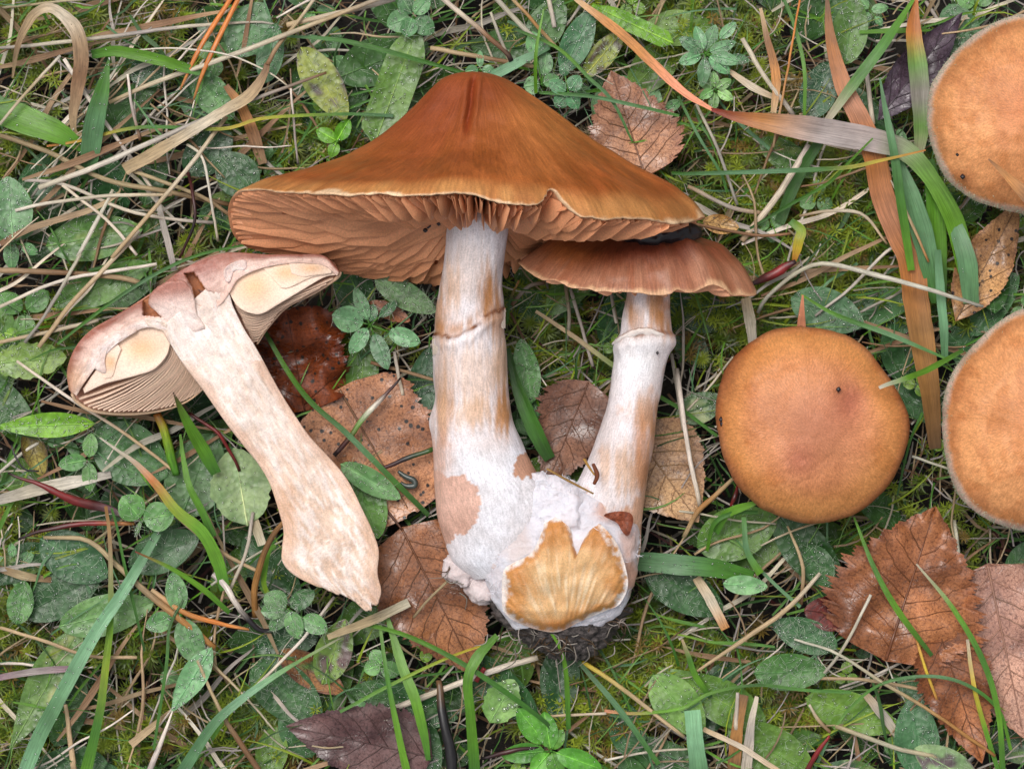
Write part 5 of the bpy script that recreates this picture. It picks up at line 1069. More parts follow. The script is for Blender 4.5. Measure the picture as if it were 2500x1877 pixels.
('s', 'T1 W', 10, [-10, 10, 0], [(2330, 1270), (2338, 1330), (2350, 1420)], 'pale straw between the birch leaf and the downy-rimmed cap'),
# centre
('g', 'G4 G4 G2 G2 G4', [12, 22, 36, 40, 28], [20, 35, 40, 20], [(1240, 850), (1259, 931), (1286, 1003), (1320, 1080), (1342, 1120)], 'dark green thick blade rising between the two joined stems', 0, .3),
('g', 'T2 T2 G1 G2 G2', [8, 12, 12, 10, 8], [-30, 0, 10, 0], [(1308, 760), (1400, 821), (1495, 890), (1608, 966), (1670, 1003), (1751, 1064)], 'tan and green strand passing behind the slimmer stem'),
('t', 'KK M1 G7 W M1 KK', [10, 14, 16, 10, 5], [25, 35, 40, 30], [(815, 1112), (850, 1075), (891, 1019), (944, 962), (978, 922)], 'maroon and pale striped stalk on the black-dotted leaf'),
('t', 'M1 KK G4', [10, 13, 12], [30, 40, 40], [(925, 1146), (990, 1120), (1058, 1096)], 'dark olive stalk across the black-dotted leaf'),
('s', 'T4 T5', 9, [-10, 0, -10], [(905, 885), (980, 905), (1065, 930)], 'red-brown straw behind the thick stem'),
('s', 'T3 T1', 9, [-5, 10, 0], [(963, 860), (972, 910), (984, 965)], 'grey straw above the black-dotted leaf'),
('g', 'O2 G4 G2', [5, 7, 6], [20, 0, -20], [(1267, 685), (1245, 735), (1238, 790)], 'thin green and tan strand right of the thick stem'),
('s', 'T3 T3', 9, [-20, 0, -20], [(1392, 705), (1415, 780), (1447, 895)], 'grey straw in the dark gap between the stems'),
('s', 'T3 W', 8, [-20, -10], [(1490, 715), (1505, 790)], 'short pale straw left of the slimmer stem'),
('s', 'T4 T3 T4', 10, [-60, -50, -60], [(1250, 745), (1290, 700), (1330, 690)], 'beige straw in the shade of the smaller cap'),
('s', 'T5 T3', 10, [-30, -10, -30], [(1380, 690), (1390, 770), (1384, 830)], 'upright straw in the shade of the smaller cap'),
]
for a in exec_list: strand(*a)

# ---------------------------------------------------------------- traced green leaves
def gl(label, cx, cy, L, Wd, ang, col, z=-20, kind='oval', spots=None, nh=45, nd=40, name='green_leaf', **k):
    return green_leaf(name, Leaf(cx, cy, L, Wd, ang, z, kind, seed=int(cx+cy) % 997, **k), col, label, nh=nh, nd=nd, spots=spots)
HW = (66, 104, 58); HD = (52, 90, 54); HL2 = (92, 130, 70); HY = (116, 146, 62)
gl('pale green strap leaf behind the big cap', 968, 205, 320, 96, 70, (118, 150, 78), 0, 'strip', nd=70, name='strap_leaf', fold=.08)
gl('bright pointed green leaf at the frame edge below the halved cap', 108, 1038, 250, 62, 182, (122, 172, 50), 25, 'lance', nd=60, name='pointed_leaf', fold=.2)
gl('pale grey-green scalloped leaf beside the halved stem', 588, 1190, 190, 150, 100, (164, 182, 140), -5, 'oval', nh=20, nd=20, name='scalloped_leaf', teeth=.08, nteeth=9)
gl('diamond-shaped dewy leaf below the dewy blue-green blade', 467, 1660, 190, 66, 238, (120, 172, 128), 20, 'lance', nd=60, name='pointed_leaf')
gl('yellow-green spotted leaf with a purple stain above the cap', 790, 205, 210, 92, -58, (140, 152, 76), -10, 'oval', (84, 66, 84), nd=40)
gl('blue-green leaf behind the two pine needles', 607, 72, 150, 110, 60, (86, 128, 86), -10, nd=40)
gl('narrow blue-green leaf under the swollen sheath', 660, 130, 150, 66, 80, (88, 130, 94), -5, nd=30)
gl('dark rounded leaf between the straws beside the upright blade', 372, 170, 120, 84, 20, HD, -20)
gl('green leaf under the ends of the pine needles', 520, 235, 150, 84, -50, (92, 136, 84), -22)
gl('dark pointed leaf above the big cap edge', 508, 372, 150, 100, 40, HD, -15)
gl('dark leaf touching the big cap edge', 578, 425, 130, 104, 130, HD, -12)
gl('spotted green leaf under the white straw left of the caps', 230, 580, 240, 110, 10, (98, 136, 68), -25, 'oval', (140, 160, 90))
gl('green leaf under the slanting tan straw', 250, 695, 260, 90, 24, (88, 128, 62), -22)
gl('light green wet leaf at the edge beside the straws', 25, 510, 160, 110, 95, (124, 160, 124), -5, nd=60)
gl('jagged green leaf left of the halved cap', 70, 880, 180, 90, 5, (118, 150, 74), -15, 'oval', teeth=.2, nteeth=6)
gl('large dewy leaf below the long tan straw', 318, 1110, 210, 150, -30, (86, 126, 82), -20, nd=60)
gl('large leaf under the narrow green blade', 480, 1160, 220, 150, 70, (88, 124, 84), -30, nd=50)
gl('dark dewy leaf under the dark maroon stalk', 180, 1362, 190, 120, -30, (70, 108, 76), -10, nd=60)
gl('dark leaf beneath the red-tipped blade', 400, 1345, 190, 100, 24, (72, 106, 74), -25, nd=30)
gl('oval leaf at the edge left of the dewy blade', 50, 1470, 110, 66, 80, (96, 138, 84), 0, nd=30)
gl('dark hairy leaf below the brown dry blade', 150, 1450, 220, 110, 28, HD, -25, nh=140)
gl('long spotted yellowish leaf crossing the dewy blade', 110, 1680, 340, 110, 60, (112, 142, 84), -25, 'obov', (164, 172, 120), nd=50)
gl('green leaf under the dewy blade and upright stalk', 260, 1500, 240, 100, 14, (106, 146, 92), -18, nd=30)
gl('green leaf under the white pale split straw', 700, 1690, 220, 130, -40, (68, 106, 62), -30, nh=120)
gl('mottled green leaf beside the orange withered leaf', 815, 1590, 170, 90, 70, (124, 150, 76), -20, 'oval', (110, 80, 96))
gl('dark leaf below the halved stem base', 700, 1570, 160, 80, 12, HD, -30)
gl('folded fresh leaf leaning on the black-dotted leaf', 905, 1175, 170, 60, -30, (122, 166, 118), 34, 'oval', nd=30, fold=.5)
gl('green leaf under the folded fresh leaf', 895, 1235, 170, 100, -70, (94, 142, 72), 10, nd=40)
gl('hairy grey-green leaf above the trefoil', 990, 722, 170, 66, -28, (100, 138, 96), 5, nh=160, nd=30)
gl('folded green leaf right of the thick stem', 1285, 905, 160, 66, 100, (100, 144, 92), -10, nh=70, fold=.3)
gl('dark wet leaf left of the thick stem', 1030, 960, 230, 90, 80, (56, 92, 66), -40, nd=60)
gl('mossy green leaf above the black-dotted leaf', 885, 905, 190, 80, 85, (98, 132, 66), -40)
gl('dark green leaf right of the pointed-leaved plant', 2075, 75, 170, 90, 80, (84, 120, 60), -20, nd=50)
gl('dark hairy leaf behind the orange dying blade', 2000, 220, 150, 90, 70, (58, 96, 72), -20, nh=140)
gl('green spotted bramble-like leaf above the tucked birch leaf', 1475, 130, 150, 60, 50, (142, 150, 66), -10, 'oval', (84, 60, 60))
gl('blue-green leaf above the tucked birch leaf', 1410, 100, 170, 74, 65, (86, 130, 98), 0, nd=50)
gl('broad yellow-green blade leaf above the tucked birch leaf', 1545, 60, 220, 44, 155, (128, 172, 56), 10, 'strip', nd=10)
gl('shaded leaf beside the cut base with a wet patch', 1670, 1440, 220, 110, -30, (60, 98, 58), -35, nh=90)
gl('wide green leaf in front of the ochre smooth cap', 1800, 1300, 210, 130, 20, (90, 128, 58), -25, nd=40)
gl('dark leaf below the ochre smooth cap', 1975, 1350, 260, 110, -50, (58, 94, 52), -25, nd=40)
gl('rounded leaf below the ochre smooth cap beside the tan straw', 2000, 1385, 120, 76, -65, (66, 106, 62), 0, nd=30)
gl('dark dewy leaf beside the small wine-red leaf', 1965, 1550, 170, 84, 160, (60, 100, 66), -5, nh=120, nd=50)
gl('rounded green leaf below the small wine-red leaf', 1930, 1640, 180, 92, 2, (74, 118, 62), 0, nh=90, nd=40)
gl('lobed pale leaf scrap at the end of the teal blade', 1820, 1428, 110, 48, -4, (130, 178, 130), 35, 'oval', nh=10, nd=12)
gl('broad yellow-green leaf beside the pale mint blade', 1740, 1700, 300, 110, -28, (104, 138, 60), -30, 'obov', nd=40)
gl('yellow-green leaf under the stubble', 1880, 1830, 240, 120, 150, (98, 132, 56), -35, nd=40)
gl('yellow-green leaf under the long orange-tan straw', 2080, 1740, 240, 100, -18, (102, 140, 56), -25, nd=40)
gl('blue-green smooth leaf below the narrow folded brown leaf', 2238, 1800, 200, 110, 95, (76, 118, 84), -5, nd=40)
gl('pale mottled leaf with purple spots at the corner', 2310, 1870, 180, 90, 150, (146, 170, 130), 5, 'oval', (110, 84, 104), nd=20)
gl('pale bitten leaf with big drops below the folded blade', 1225, 1715, 120, 84, 60, (128, 168, 98), 5, 'oval', nh=10, nd=14, dsz=(3, 9)) if False else green_leaf('bitten_leaf', Leaf(1225, 1712, 120, 88, 60, 5, 'oval', seed=77, teeth=.14, nteeth=5), (128, 168, 98), 'pale bitten leaf with big drops below the folded blade', nh=10, nd=14, dsz=(3, 9))
gl('shaded dark leaf below the yellow-tipped strand', 960, 1710, 230, 100, -8, (58, 94, 50), -30)
gl('dark leaf under the black twig', 1020, 1800, 200, 100, -60, (60, 96, 60), -30)
gl('green leaf at the right of the moss tufts', 1655, 1720, 190, 110, -50, (112, 152, 82), -12, nh=30)
gl('wet leaf with a sky glint below the white bent straw', 2020, 760, 190, 110, -20, (84, 122, 92), -20, nd=90)
gl('dark shaded leaf left of the ochre smooth cap', 1710, 995, 130, 76, 20, (62, 96, 54), -20, 'oval', (130, 150, 110))
gl('yellowish blotched leaf left of the dewy blue-green corner', 1335, 60, 150, 90, 60, (80, 118, 66), -20, nd=40)
# ---------------------------------------------------------------- small plants
def plant(name, label, cx, cy, z, leaflets, col, cat, stemcol='G2', kind='oval', nd=10, nh=14):
    o = thing(name, cx, cy, -240, label=label, cat=cat)
    for i, (a, dist, L, Wd) in enumerate(leaflets):
        th = math.radians(a); lx, ly = cx+math.cos(th)*(dist+L/2), cy-math.sin(th)*(dist+L/2)
        lf = Leaf(lx, ly, L, Wd, a, z+5*math.sin(i*2.4), kind, .25 if i % 2 else .12, -4, 4, seed=int(cx)+i*13, tilt=.12*math.sin(i*1.7))
        tone = 1+.14*math.sin(i*2.9)
        green_leaf('leaflet', lf, tuple(np.clip(np.array(col)*tone, 0, 255)), None, parent=o, nh=nh, nd=nd, rows=14, cols=9, dsz=(1.3, 3.4))
        if dist > 8:
            V, F, uv, tt = tubeV([(cx, cy, z-8), (cx+math.cos(th)*dist*.6, cy-math.sin(th)*dist*.6, z-2), tuple(lf.pt(0, .06, -1))], 4, 5, 8); mk('leaf_stalk', V, F, M['leaf'], lin(K[stemcol]), uv*[[1, .01]], o)
    V, F, uv, tt = tubeV([(cx, cy, z+3), (cx+6, cy+8, z-40), (cx+14, cy+12, -300)], [7, 6, 6], 6, 12); mk('plant_stem', V, F, M['leaf'], lin(K[stemcol]), uv*[[1, .01]], o)
    return o
BG = (112, 158, 122)
plant('trefoil', 'dewy blue-green trefoil left of the thick stem', 903, 793, 20, [(112, 12, 88, 34), (165, 16, 80, 66), (80, 8, 44, 30), (235, 10, 76, 40), (292, 22, 96, 44), (340, 48, 84, 46), (40, 30, 60, 26)], BG, 'trefoil', nd=22)
plant('pointed_leaf_plant', 'blue-green plant with many pointed leaflets', 1722, 130, 25, [(20, 10, 70, 30), (-15, 14, 76, 32), (70, 8, 66, 34), (110, 10, 60, 30), (150, 8, 66, 34), (200, 10, 60, 32), (265, 12, 70, 32), (320, 12, 66, 34), (350, 60, 50, 26), (45, 50, 56, 28)], (116, 160, 124), 'plant', nd=8)
plant('young_rosette', 'small pale rosette under the pointed-leaved plant', 1745, 218, 10, [(30, 5, 42, 26), (95, 5, 40, 24), (150, 5, 42, 26), (210, 5, 38, 24), (265, 8, 46, 26), (330, 8, 44, 26)], (126, 168, 110), 'plant', nd=5, nh=4)
plant('clover', 'clover sprig at the top of the strap leaf', 1008, 40, 25, [(200, 8, 60, 56), (250, 4, 50, 44), (320, 6, 60, 50), (50, 6, 56, 40), (120, 6, 54, 44)], (104, 148, 108), 'clover', nd=10)
plant('clover', 'tiny clover at the apex of the big cap', 1172, 170, 5, [(90, 4, 44, 18), (190, 4, 34, 30), (350, 4, 34, 30)], (112, 160, 122), 'clover', nd=5, nh=4)
plant('clover', 'two-leaved clover behind the right flank of the big cap', 1322, 205, 5, [(190, 4, 40, 46), (20, 4, 42, 34), (80, 20, 60, 40), (100, 70, 60, 44)], (112, 158, 114), 'clover', nd=8)
plant('clover', 'five-leaved clover near the tucked birch leaf', 1387, 226, 10, [(55, 6, 44, 40), (150, 6, 48, 36), (230, 4, 44, 40), (300, 4, 44, 34), (100, 40, 34, 26)], (100, 150, 116), 'clover', nd=8)
plant('clover', 'dewy rounded clover beside the dewy blue-green blade', 345, 1268, 45, [(10, 4, 78, 74), (130, 4, 70, 70), (250, 2, 44, 12)], (110, 156, 96), 'clover', nd=20)
plant('clover', 'trifoliate clover under the large dewy leaf', 217, 1122, 10, [(85, 6, 60, 38), (190, 6, 70, 42), (272, 6, 72, 38)], (104, 150, 92), 'clover', nd=10)
plant('clover', 'hairy clover below the halved stem base', 704, 1486, 30, [(150, 6, 62, 60), (185, 8, 60, 44), (230, 4, 66, 40), (290, 6, 72, 46), (35, 6, 72, 46), (330, 40, 70, 50)], (104, 146, 100), 'clover', nd=14, nh=40)
plant('clover', 'pale round clover below the netted birch leaf', 930, 1622, -5, [(120, 2, 40, 40), (200, 2, 42, 40), (330, 2, 48, 44)], (116, 164, 104), 'clover', nd=6)
plant('clover', 'leafy clover left of the diamond-shaped leaf', 440, 1500, 20, [(100, 6, 100, 54), (200, 20, 70, 50), (290, 10, 120, 70)], (104, 148, 102), 'clover', nd=26)
plant('clover', 'shaded clover at the grass edge left of the halved cap', 60, 760, -20, [(40, 6, 70, 54), (150, 6, 70, 54), (270, 6, 70, 54)], (96, 140, 80), 'clover', nd=10)
plant('green_rosette', 'glossy bright green rosette near the short brown twig', 1345, 1832, 15, [(100, 6, 92, 52), (128, 22, 110, 60), (185, 14, 110, 50), (340, 14, 120, 56), (60, 4, 56, 34), (230, 6, 70, 44), (290, 6, 60, 46)], (100, 160, 62), 'plant', nd=4, nh=0)
plant('seedling', 'small bright round-leaved seedling left of the big cap slope', 822, 345, -5, [(150, 2, 56, 36), (60, 2, 60, 38), (250, 2, 40, 30)], (110, 166, 50), 'seedling', nd=3, nh=0)

# ---------------------------------------------------------------- scattered ground layer: copies of a few models
XR, YR = (-260, 2760), (-240, 2120)
MUSH = [[(560, 480), (850, 380), (1170, 185), (1720, 520), (1560, 560), (1250, 560), (1080, 680), (820, 660), (600, 600)], [(1090, 500), (1240, 500), (1250, 1050), (1350, 1180), (1380, 1250), (1480, 1000), (1530, 700), (1640, 700), (1560, 1300), (1520, 1520), (1250, 1520), (1100, 1400), (1060, 1200), (1060, 800)],
        [(170, 900), (400, 700), (560, 620), (800, 640), (620, 800), (760, 1050), (920, 1300), (910, 1460), (720, 1400), (650, 1180), (450, 930), (300, 1000)], C1, [(min(a, 2760), b) for a, b in C2], [(min(a, 2760), b) for a, b in C3], [(1270, 640), (1560, 560), (1840, 700), (1500, 710)]]
def hidden(x, y): return any(bool(inpoly(np.array(x), np.array(y), m)) for m in MUSH)
MARKS = [('the hooked tan blade', 180, 150), ('the two pine needles', 520, 110), ('the pale strap leaf', 968, 205), ('the tucked birch leaf', 1535, 300), ('the pointed-leaved plant', 1722, 140), ('the orange dying blade', 2120, 420), ('the dark purple leaf', 2245, 165), ('the blotched tan leaf', 2410, 640),
         ('the ochre smooth cap', 1986, 1040), ('the large toothed birch leaf', 2222, 1430), ('the pinkish grey leaf', 2455, 1585), ('the frayed stubble', 1810, 1790), ('the glossy green rosette', 1345, 1832), ('the soil clump', 1380, 1600), ('the black grooved twig', 1095, 1790), ('the decayed purple leaf', 880, 1810),
         ('the halved stem base', 850, 1450), ('the dewy blue-green blade', 200, 1600), ('the hanging maroon stalk', 140, 1200), ('the halved cap', 320, 880), ('the broken white straw', 235, 545), ('the dewy trefoil', 903, 793), ('the slimmer stem', 1540, 1000), ('the tip of the smaller cap', 1850, 714), ('the teal blade', 1720, 1390),
         ('the diamond-shaped leaf', 467, 1660), ('the thick stem', 1150, 950), ('the scalloped leaf', 588, 1190), ('the thin maroon stalk', 465, 520), ('the twisted multicoloured blade', 1980, 310), ('the small wine-red leaf', 2022, 1497), ('the moss tufts', 1500, 1700), ('the downy-rimmed caps', 2420, 1000), ('the apex of the big cap', 1170, 120),
         ('the ribbed green blade', 60, 300), ('the purplish dry blade', 60, 1650), ('the ochre bent stalk', 640, 1400), ('the narrow folded brown leaf', 2345, 1720), ('the white bent straw', 2050, 650), ('the mint cut blade', 1698, 1800), ('the long level strand', 1850, 1672), ('the yellow-green spotted leaf', 790, 205)]
def mark(x, y): return min(MARKS, key=lambda q: (q[1]-x)**2+(q[2]-y)**2)[0]
def place(proto, x, y, z, ang, s=1.0, tx=0.0, ty=0.0, first=None):
    o = proto if first else clone(proto)
    o['label'] = proto['stub']+' '+(random.choice(['low beside ', ])+mark(x, y))
    o.location = P(np.array([[x, y, z]]))[0]; o.rotation_euler = (tx, ty, ang); o.scale = (s, s, s)
    return o
def local(o):
    """models are built at the photo centre; move the origin there"""
    return o
def scatter(protos, spots):
    used = set()
    for p_ in protos: p_['stub'] = p_['label']
    for (k, x, y, z, a, s, tx, ty) in spots:
        place(protos[k], x, y, z, a, s, tx, ty, first=k not in used); used.add(k)
    for o in bpy.data.objects:
        if 'stub' in o: del o['stub']
r = np.random.default_rng(5)
G_LEAF = 'oval hairy leaves carpeting the ground'; LN = ['mid green', 'dark green', 'olive green', 'blue-green', 'yellow-green', 'deep green']
protos = []
for k in range(12):
    base = [(66, 104, 56), (54, 92, 54), (84, 122, 60), (72, 112, 74), (96, 130, 58), (60, 98, 50)][k % 6]
    lf = Leaf(1250, 938.5, r.uniform(150, 230), r.uniform(76, 112), 0, 0, ['oval', 'obov', 'oval'][k % 3], r.uniform(.05, .25), -6, 8, seed=300+k)
    protos.append(green_leaf('hawkweed_leaf', lf, base, LN[k % 6]+' hairy '+['oval', 'spoon-shaped', 'oval'][k % 3]+' leaf', G_LEAF, nh=45, nd=34, r=r, spots=(120, 142, 80) if k % 5 == 2 else None))
    o = protos[-1]; o.location = (0, 0, 0)
def recentre(o):
    """give the model an origin at its own middle"""
    me = o.data; k = len(me.vertices); a = np.empty(k*3, np.float32); me.vertices.foreach_get('co', a); a = a.reshape(-1, 3)
    c = (a.max(0)+a.min(0))/2; c[2] = a[:, 2].min(); a -= c; me.vertices.foreach_set('co', a.ravel())
    for ch in o.children:
        m2 = ch.data; b = np.empty(len(m2.vertices)*3, np.float32); m2.vertices.foreach_get('co', b); b = b.reshape(-1, 3)-c; m2.vertices.foreach_set('co', b.ravel()); m2.update()
    me.update()
for o in protos: recentre(o)
spots = []; tries = 0
while len(spots) < 240 and tries < 4000:
    tries += 1
    x, y = r.uniform(*XR), r.uniform(*YR)
    if hidden(x, y): continue
    if 1640 < x < 2300 and y < 720 and r.random() < .72: continue
    if x < 760 and y < 640 and r.random() < .35: continue
    if any((x-q[1])**2+(y-q[2])**2 < 72**2 for q in spots): continue
    spots.append((len(spots) % 12, x, y, r.uniform(-210, -45), r.uniform(0, 6.28), r.uniform(.8, 1.2), r.normal()*.18, r.normal()*.18))
scatter(protos, spots)

def straw_proto(kind, cols, L, w, seed, label, group, cat, nm):
    q = np.random.default_rng(seed); n = 5; x = np.linspace(-L/2, L/2, n)+1250; y = 938.5+q.normal(0, L*.03, n).cumsum(); z = np.r_[-8, 0, q.uniform(2, 14), 0, -8]
    p = np.c_[x, y, z]
    if kind == 't': V, F, uv, tt = tubeV(p, w, 6, 16, .7); V = V+1.5*n3(V[:, 0]/30, V[:, 1]/30, 0, seed)[:, None]
    else: V, F, uv, tt = ribbonV(p, w, .22, 18, .3, seed)
    o = mk(nm, V, F, M['straw' if kind != 'g' else 'grass'], gradient(tt, cols), uv, label=label, group=group, cat=cat)
    o.location = (0, 0, 0); recentre(o); return o
SP = []; SN = ['beige', 'white', 'tan', 'grey', 'brown', 'cream', 'dark brown']
for k in range(14):
    cols = [('T1', 'T2', 'T1'), ('T3', 'W', 'W'), ('T2', 'T5', 'T2'), ('T1', 'T3', 'LV'), ('T5', 'T4', 'T2'), ('W', 'T1', 'T1'), ('T4', 'T5', 'T4')][k % 7]
    if k < 10: SP.append(straw_proto('t', cols, 200+24*k, [4+k % 3, 5+k % 5, 3+k % 3], 40+k, SN[k % 7]+' thin dead straw', 'loose dead straws in the turf', 'straw', 'dead_straw'))
    else: SP.append(straw_proto('b', cols, 180+20*k, [6, 12+2*(k % 4), 10, 3], 60+k, SN[k % 7]+' flat dead grass blade', 'loose flat dead blades in the turf', 'dry grass', 'dead_grass_blade'))
spots = []; tries = 0; cnt = [0, 0]
while len(spots) < 440 and tries < 8000:
    tries += 1
    x, y = r.uniform(*XR), r.uniform(*YR)
    dens = .28+.72*float(gauss(x, y, 250, 330, 520, 360))+.35*float(gauss(x, y, 2100, 1750, 420, 220))+.3*float(gauss(x, y, 1850, 450, 300, 300))+.25*float(gauss(x, y, 250, 1650, 450, 200))
    if r.random() > dens or hidden(x, y): continue
    k = int(r.integers(0, 14))
    if k < 10 and cnt[0] >= 290: continue
    cnt[k >= 10] += 1
    zz = r.uniform(-120, 2) if not 900 < x < 1700 else r.uniform(-150, -35)
    a = r.uniform(0, 6.28) if r.random() < .45 else r.normal(.5, .4)
    spots.append((k, x, y, zz, a, r.uniform(.6, 1.15), r.normal()*.06, r.normal()*.08))
scatter(SP, spots)
GP = []
for k in range(10):
    cols = [('G1', 'G1', 'G2'), ('G4', 'G2', 'G1'), ('G3', 'G3', 'G2'), ('G2', 'G1', 'G5'), ('G4', 'G4', 'G2')][k % 5]
    GP.append(straw_proto('g', cols, 170+22*k, [7+k % 4, 8+1.5*(k % 6), 6, 2], 80+k, ['bright green', 'dark-based green', 'blue-green', 'yellow-tipped', 'deep green'][k % 5]+' thin grass blade', 'thin green blades in the turf', 'grass', 'thin_grass_blade'))
spots = []; tries = 0
while len(spots) < 290 and tries < 4000:
    tries += 1
    x, y = r.uniform(*XR), r.uniform(*YR)
    if hidden(x, y): continue
    spots.append((int(r.integers(0, 10)), x, y, r.uniform(-120, -5) if not 900 < x < 1700 else r.uniform(-140, -30), r.uniform(0, 6.28), r.uniform(.5, 1.0), r.normal()*.1, r.normal()*.12))
scatter(GP, spots)

# ---------------------------------------------------------------- moss: thousands of tiny starry shoots
def moss():
    q = np.random.default_rng(8)
    patches = [(1900, 450, 260, 230, 560), (1720, 90, 150, 110, 240), (2060, 600, 160, 90, 200), (1800, 760, 160, 90, 200), (1480, 1700, 170, 120, 330), (1370, 830, 120, 150, 140), (110, 60, 130, 80, 180), (30, 1430, 70, 150, 190), (330, 40, 120, 60, 90), (140, 790, 110, 40, 110),
               (640, 330, 90, 60, 120), (780, 320, 80, 50, 90), (835, 880, 60, 60, 70), (1880, 1710, 140, 90, 170), (300, 1560, 160, 60, 150), (40, 1760, 90, 110, 150), (330, 1800, 180, 80, 130), (640, 1770, 150, 80, 130), (1450, 60, 140, 90, 120), (560, 120, 120, 60, 70), (2250, 1300, 150, 120, 60), (2350, 650, 150, 130, 130), (60, 330, 80, 80, 90), (1600, 1550, 100, 120, 90), (480, 640, 160, 60, 90)]
    pos = [np.c_[q.normal(cx, rx*.6, n), q.normal(cy, ry*.6, n)] for cx, cy, rx, ry, n in [(*p_[:4], int(p_[4]*.8)) for p_ in patches]]+[np.c_[q.uniform(*XR, 500), q.uniform(*YR, 500)]]
    pos = np.vstack(pos); n = len(pos)
    pn = n-1000; z0 = q.uniform(-255, -120, n); z0[-500:] -= 40; sh_ = gauss(pos[:, 0], pos[:, 1], 1370, 850, 150, 220); z0 -= 60*sh_; hgt = q.uniform(40, 110, n)
    lean = q.normal(0, .45, (n, 2)); nl = 44
    k = np.arange(nl); s = (k/nl)**.8
    az = k*2.399963+q.uniform(0, 6.28, n)[:, None]
    stem = np.stack([pos[:, :1]+lean[:, :1]*hgt[:, None]*s, pos[:, 1:]+lean[:, 1:]*hgt[:, None]*s, z0[:, None]+hgt[:, None]*s], -1)
    el = 0.15+.9*s**3+q.normal(0, .15, (n, nl)); ln = (34-10*s)*q.uniform(.8, 1.3, (n, 1))
    dr = np.stack([np.cos(az)*np.cos(el), np.sin(az)*np.cos(el), np.sin(el)], -1)
    sd = np.stack([-np.sin(az), np.cos(az), 0*az], -1)
    w = 2.0*q.uniform(.8, 1.2, (n, 1, 1))
    b = stem; mid = b+dr*(ln*.42)[..., None]; tip = b+dr*ln[..., None]+np.array([0, 0, -1])*(ln*.22)[..., None]
    V = np.stack([b, mid-sd*w, tip, mid+sd*w], 2).reshape(-1, 3)
    F = (np.arange(n*nl)[:, None]*4+np.array([0, 1, 2, 3]))
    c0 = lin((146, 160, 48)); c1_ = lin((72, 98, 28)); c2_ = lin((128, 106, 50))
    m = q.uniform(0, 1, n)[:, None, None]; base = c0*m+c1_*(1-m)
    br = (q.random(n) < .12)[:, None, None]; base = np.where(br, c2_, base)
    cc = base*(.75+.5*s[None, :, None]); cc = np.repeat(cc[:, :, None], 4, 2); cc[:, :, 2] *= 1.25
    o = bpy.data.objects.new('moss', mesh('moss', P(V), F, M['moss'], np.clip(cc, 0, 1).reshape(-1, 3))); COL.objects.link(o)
    tag(o, 'yellow-green starry moss filling the gaps in the turf', 'moss', kind='stuff')
    # dew on the moss
    i = q.integers(0, len(V)//4, 900); Vd, Fd = drops(V.reshape(-1, 4, 3)[i, 2], q.uniform(1.2, 2.8, 900))
    d_ = bpy.data.objects.new('dew_drops', mesh('dew_drops', P(Vd), Fd, M['dew'])); COL.objects.link(d_); tag(d_, 'tiny dew drops scattered over the moss', 'dew', kind='stuff')
moss()
def litter():
    q = np.random.default_rng(9); n = 5200
    x, y = q.uniform(*XR, n), q.uniform(*YR, n); a = q.uniform(0, 6.28, n); L = q.uniform(30, 150, n); z = q.uniform(-280, -110, n)
    d_ = np.stack([np.cos(a), np.sin(a), q.normal(0, .2, n)], -1); b = np.stack([x, y, z], -1); sd = np.stack([-np.sin(a), np.cos(a), 0*a], -1)*q.uniform(1, 4, n)[:, None]
    mid = b+d_*L[:, None]*.5+np.stack([0*a, 0*a, q.uniform(0, 10, n)], -1)+sd*q.normal(0, 2, n)[:, None]; e = b+d_*L[:, None]
    V = np.stack([b-sd, b+sd, mid+sd, mid-sd, e+sd*.4, e-sd*.4], 1).reshape(-1, 3); k = np.arange(n)[:, None]*6
    F = np.vstack([k+np.array([0, 1, 2, 3]), k+np.array([3, 2, 4, 5])])
    pal = np.array([lin(K[c]) for c in ('T2', 'T3', 'T4', 'T5', 'T4', 'M1', 'G4', 'T1')]); c = pal[q.integers(0, len(pal), n)]*q.uniform(.5, 1, (n, 1))
    o = bpy.data.objects.new('dead_grass_litter', mesh('dead_grass_litter', P(V), F, M['straw'], np.repeat(c, 6, 0), np.zeros((len(V), 2)))); COL.objects.link(o)
    tag(o, 'fine brown litter of dead grass bits on the soil', 'litter', kind='stuff')
litter()

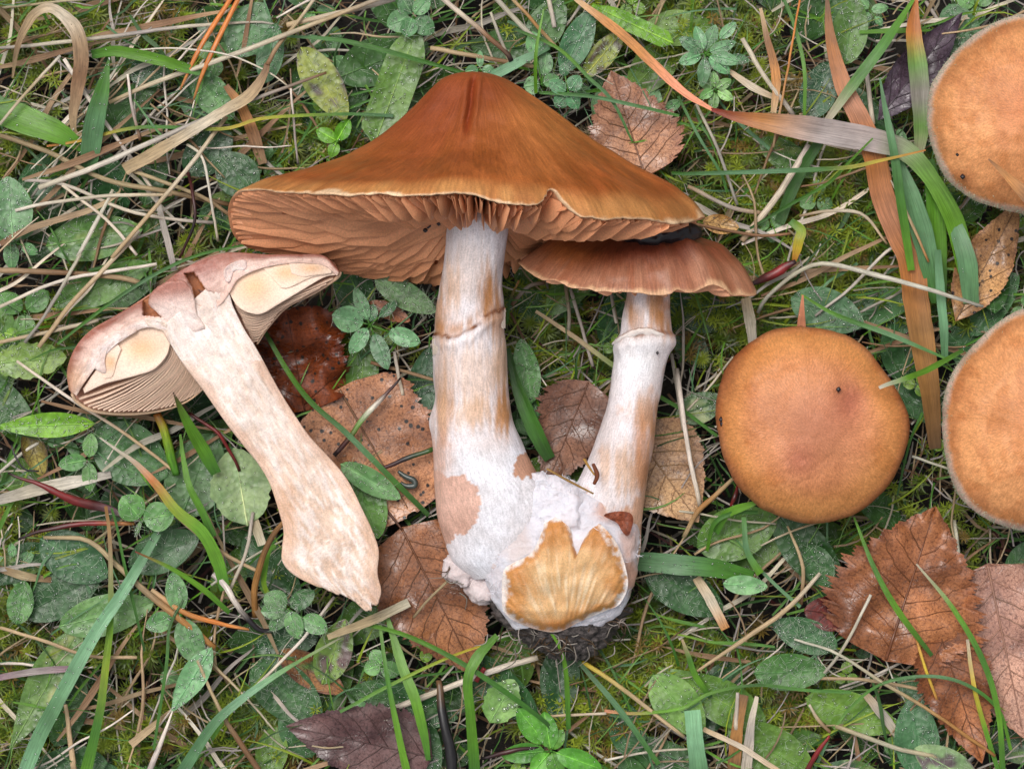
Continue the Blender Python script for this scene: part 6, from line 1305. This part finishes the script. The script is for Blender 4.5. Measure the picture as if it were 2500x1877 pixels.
def fine_turf():
    q = np.random.default_rng(19); n = 3000; m = 6
    x, y = q.uniform(*XR, n), q.uniform(*YR, n); a = np.where(q.random(n) < .5, q.uniform(0, 6.28, n), q.normal(-.5, .5, n)); L = q.uniform(60, 240, n); z = q.uniform(-130, -20, n)
    green = q.random(n) < .5; s = np.linspace(0, 1, m)
    cv = q.normal(0, .35, n); th = a[:, None]+cv[:, None]*(s[None]*2-1); st = (L/(m-1))[:, None]
    px_ = x[:, None]+np.cumsum(np.cos(th)*st, 1); py_ = y[:, None]+np.cumsum(np.sin(th)*st, 1)
    pz = z[:, None]+np.where(green, 40, 14)[:, None]*np.sin(s*2.6)[None]+q.normal(0, .08, n)[:, None]*L[:, None]*s
    pz = np.minimum(pz, -6)
    w = np.where(green, q.uniform(1.4, 3.4, n), q.uniform(1.0, 2.6, n))[:, None]*np.where(green[:, None], 1-.85*s[None]**2, 1-.3*s[None])
    sx, sy = -np.sin(th)*w, np.cos(th)*w
    V = np.stack([np.stack([px_-sx, py_-sy, pz], -1), np.stack([px_, py_, pz-w*.5], -1), np.stack([px_+sx, py_+sy, pz], -1)], 2).reshape(-1, 3)
    f = gridF(m, 3); F = (f[None]+(np.arange(n)*m*3)[:, None, None]).reshape(-1, 4)
    pg = np.array([lin(K[c]) for c in ('G1', 'G2', 'G3', 'G7', 'G4', 'G5')]); ps = np.array([lin(K[c]) for c in ('T1', 'T3', 'W', 'T2', 'T5', 'LV')])
    c = np.where(green[:, None], pg[q.integers(0, 6, n)], ps[q.integers(0, 6, n)])*q.uniform(.75, 1.1, (n, 1))
    uv = np.tile(np.stack(np.meshgrid([0, .5, 1], s*150), -1).reshape(-1, 2), (n, 1))
    o = bpy.data.objects.new('fine_grass', mesh('fine_grass', P(V), F, M['grass'], np.repeat(c, m*3, 0), uv)); COL.objects.link(o)
    tag(o, 'tangle of hair-fine green and dead grass through the turf', 'grass', kind='stuff')
fine_turf()
# small clovers through the turf: copies of three models
CP = []
for k, (lfl, col, nm) in enumerate(([[(90, 4, 50, 44), (210, 4, 50, 44), (330, 4, 50, 44)], (106, 150, 98), 'round-leaved'], [[(80, 6, 62, 36), (200, 6, 60, 36), (320, 6, 62, 36), (20, 30, 40, 26)], (112, 156, 112), 'narrow-leaved'], [[(100, 3, 40, 36), (215, 3, 38, 34), (335, 3, 40, 36)], (124, 160, 70), 'yellowish'])):
    o = plant('small_clover', nm+' small clover', 1250, 938.5, 0, lfl, col, 'clover', nd=8, nh=8); o['group'] = 'small clovers through the turf'
    for ch in o.children:
        if ch.name.startswith('plant_stem'): ch.scale = (1, 1, .5)
    CP.append(o)
spots = []; tries = 0
while len(spots) < 60 and tries < 2000:
    tries += 1
    x, y = r.uniform(*XR), r.uniform(*YR)
    if hidden(x, y) or any((x-q[1])**2+(y-q[2])**2 < 110**2 for q in spots): continue
    spots.append((int(r.integers(0, 3)), x, y, r.uniform(-70, -25), r.uniform(0, 6.28), r.uniform(.7, 1.15), r.normal()*.12, r.normal()*.12))
for (k, x, y, z, a, s_, tx, ty) in spots: spots[spots.index((k, x, y, z, a, s_, tx, ty))] = (k, x, y, z-240*s_, a, s_, 0, 0)
scatter(CP, spots)
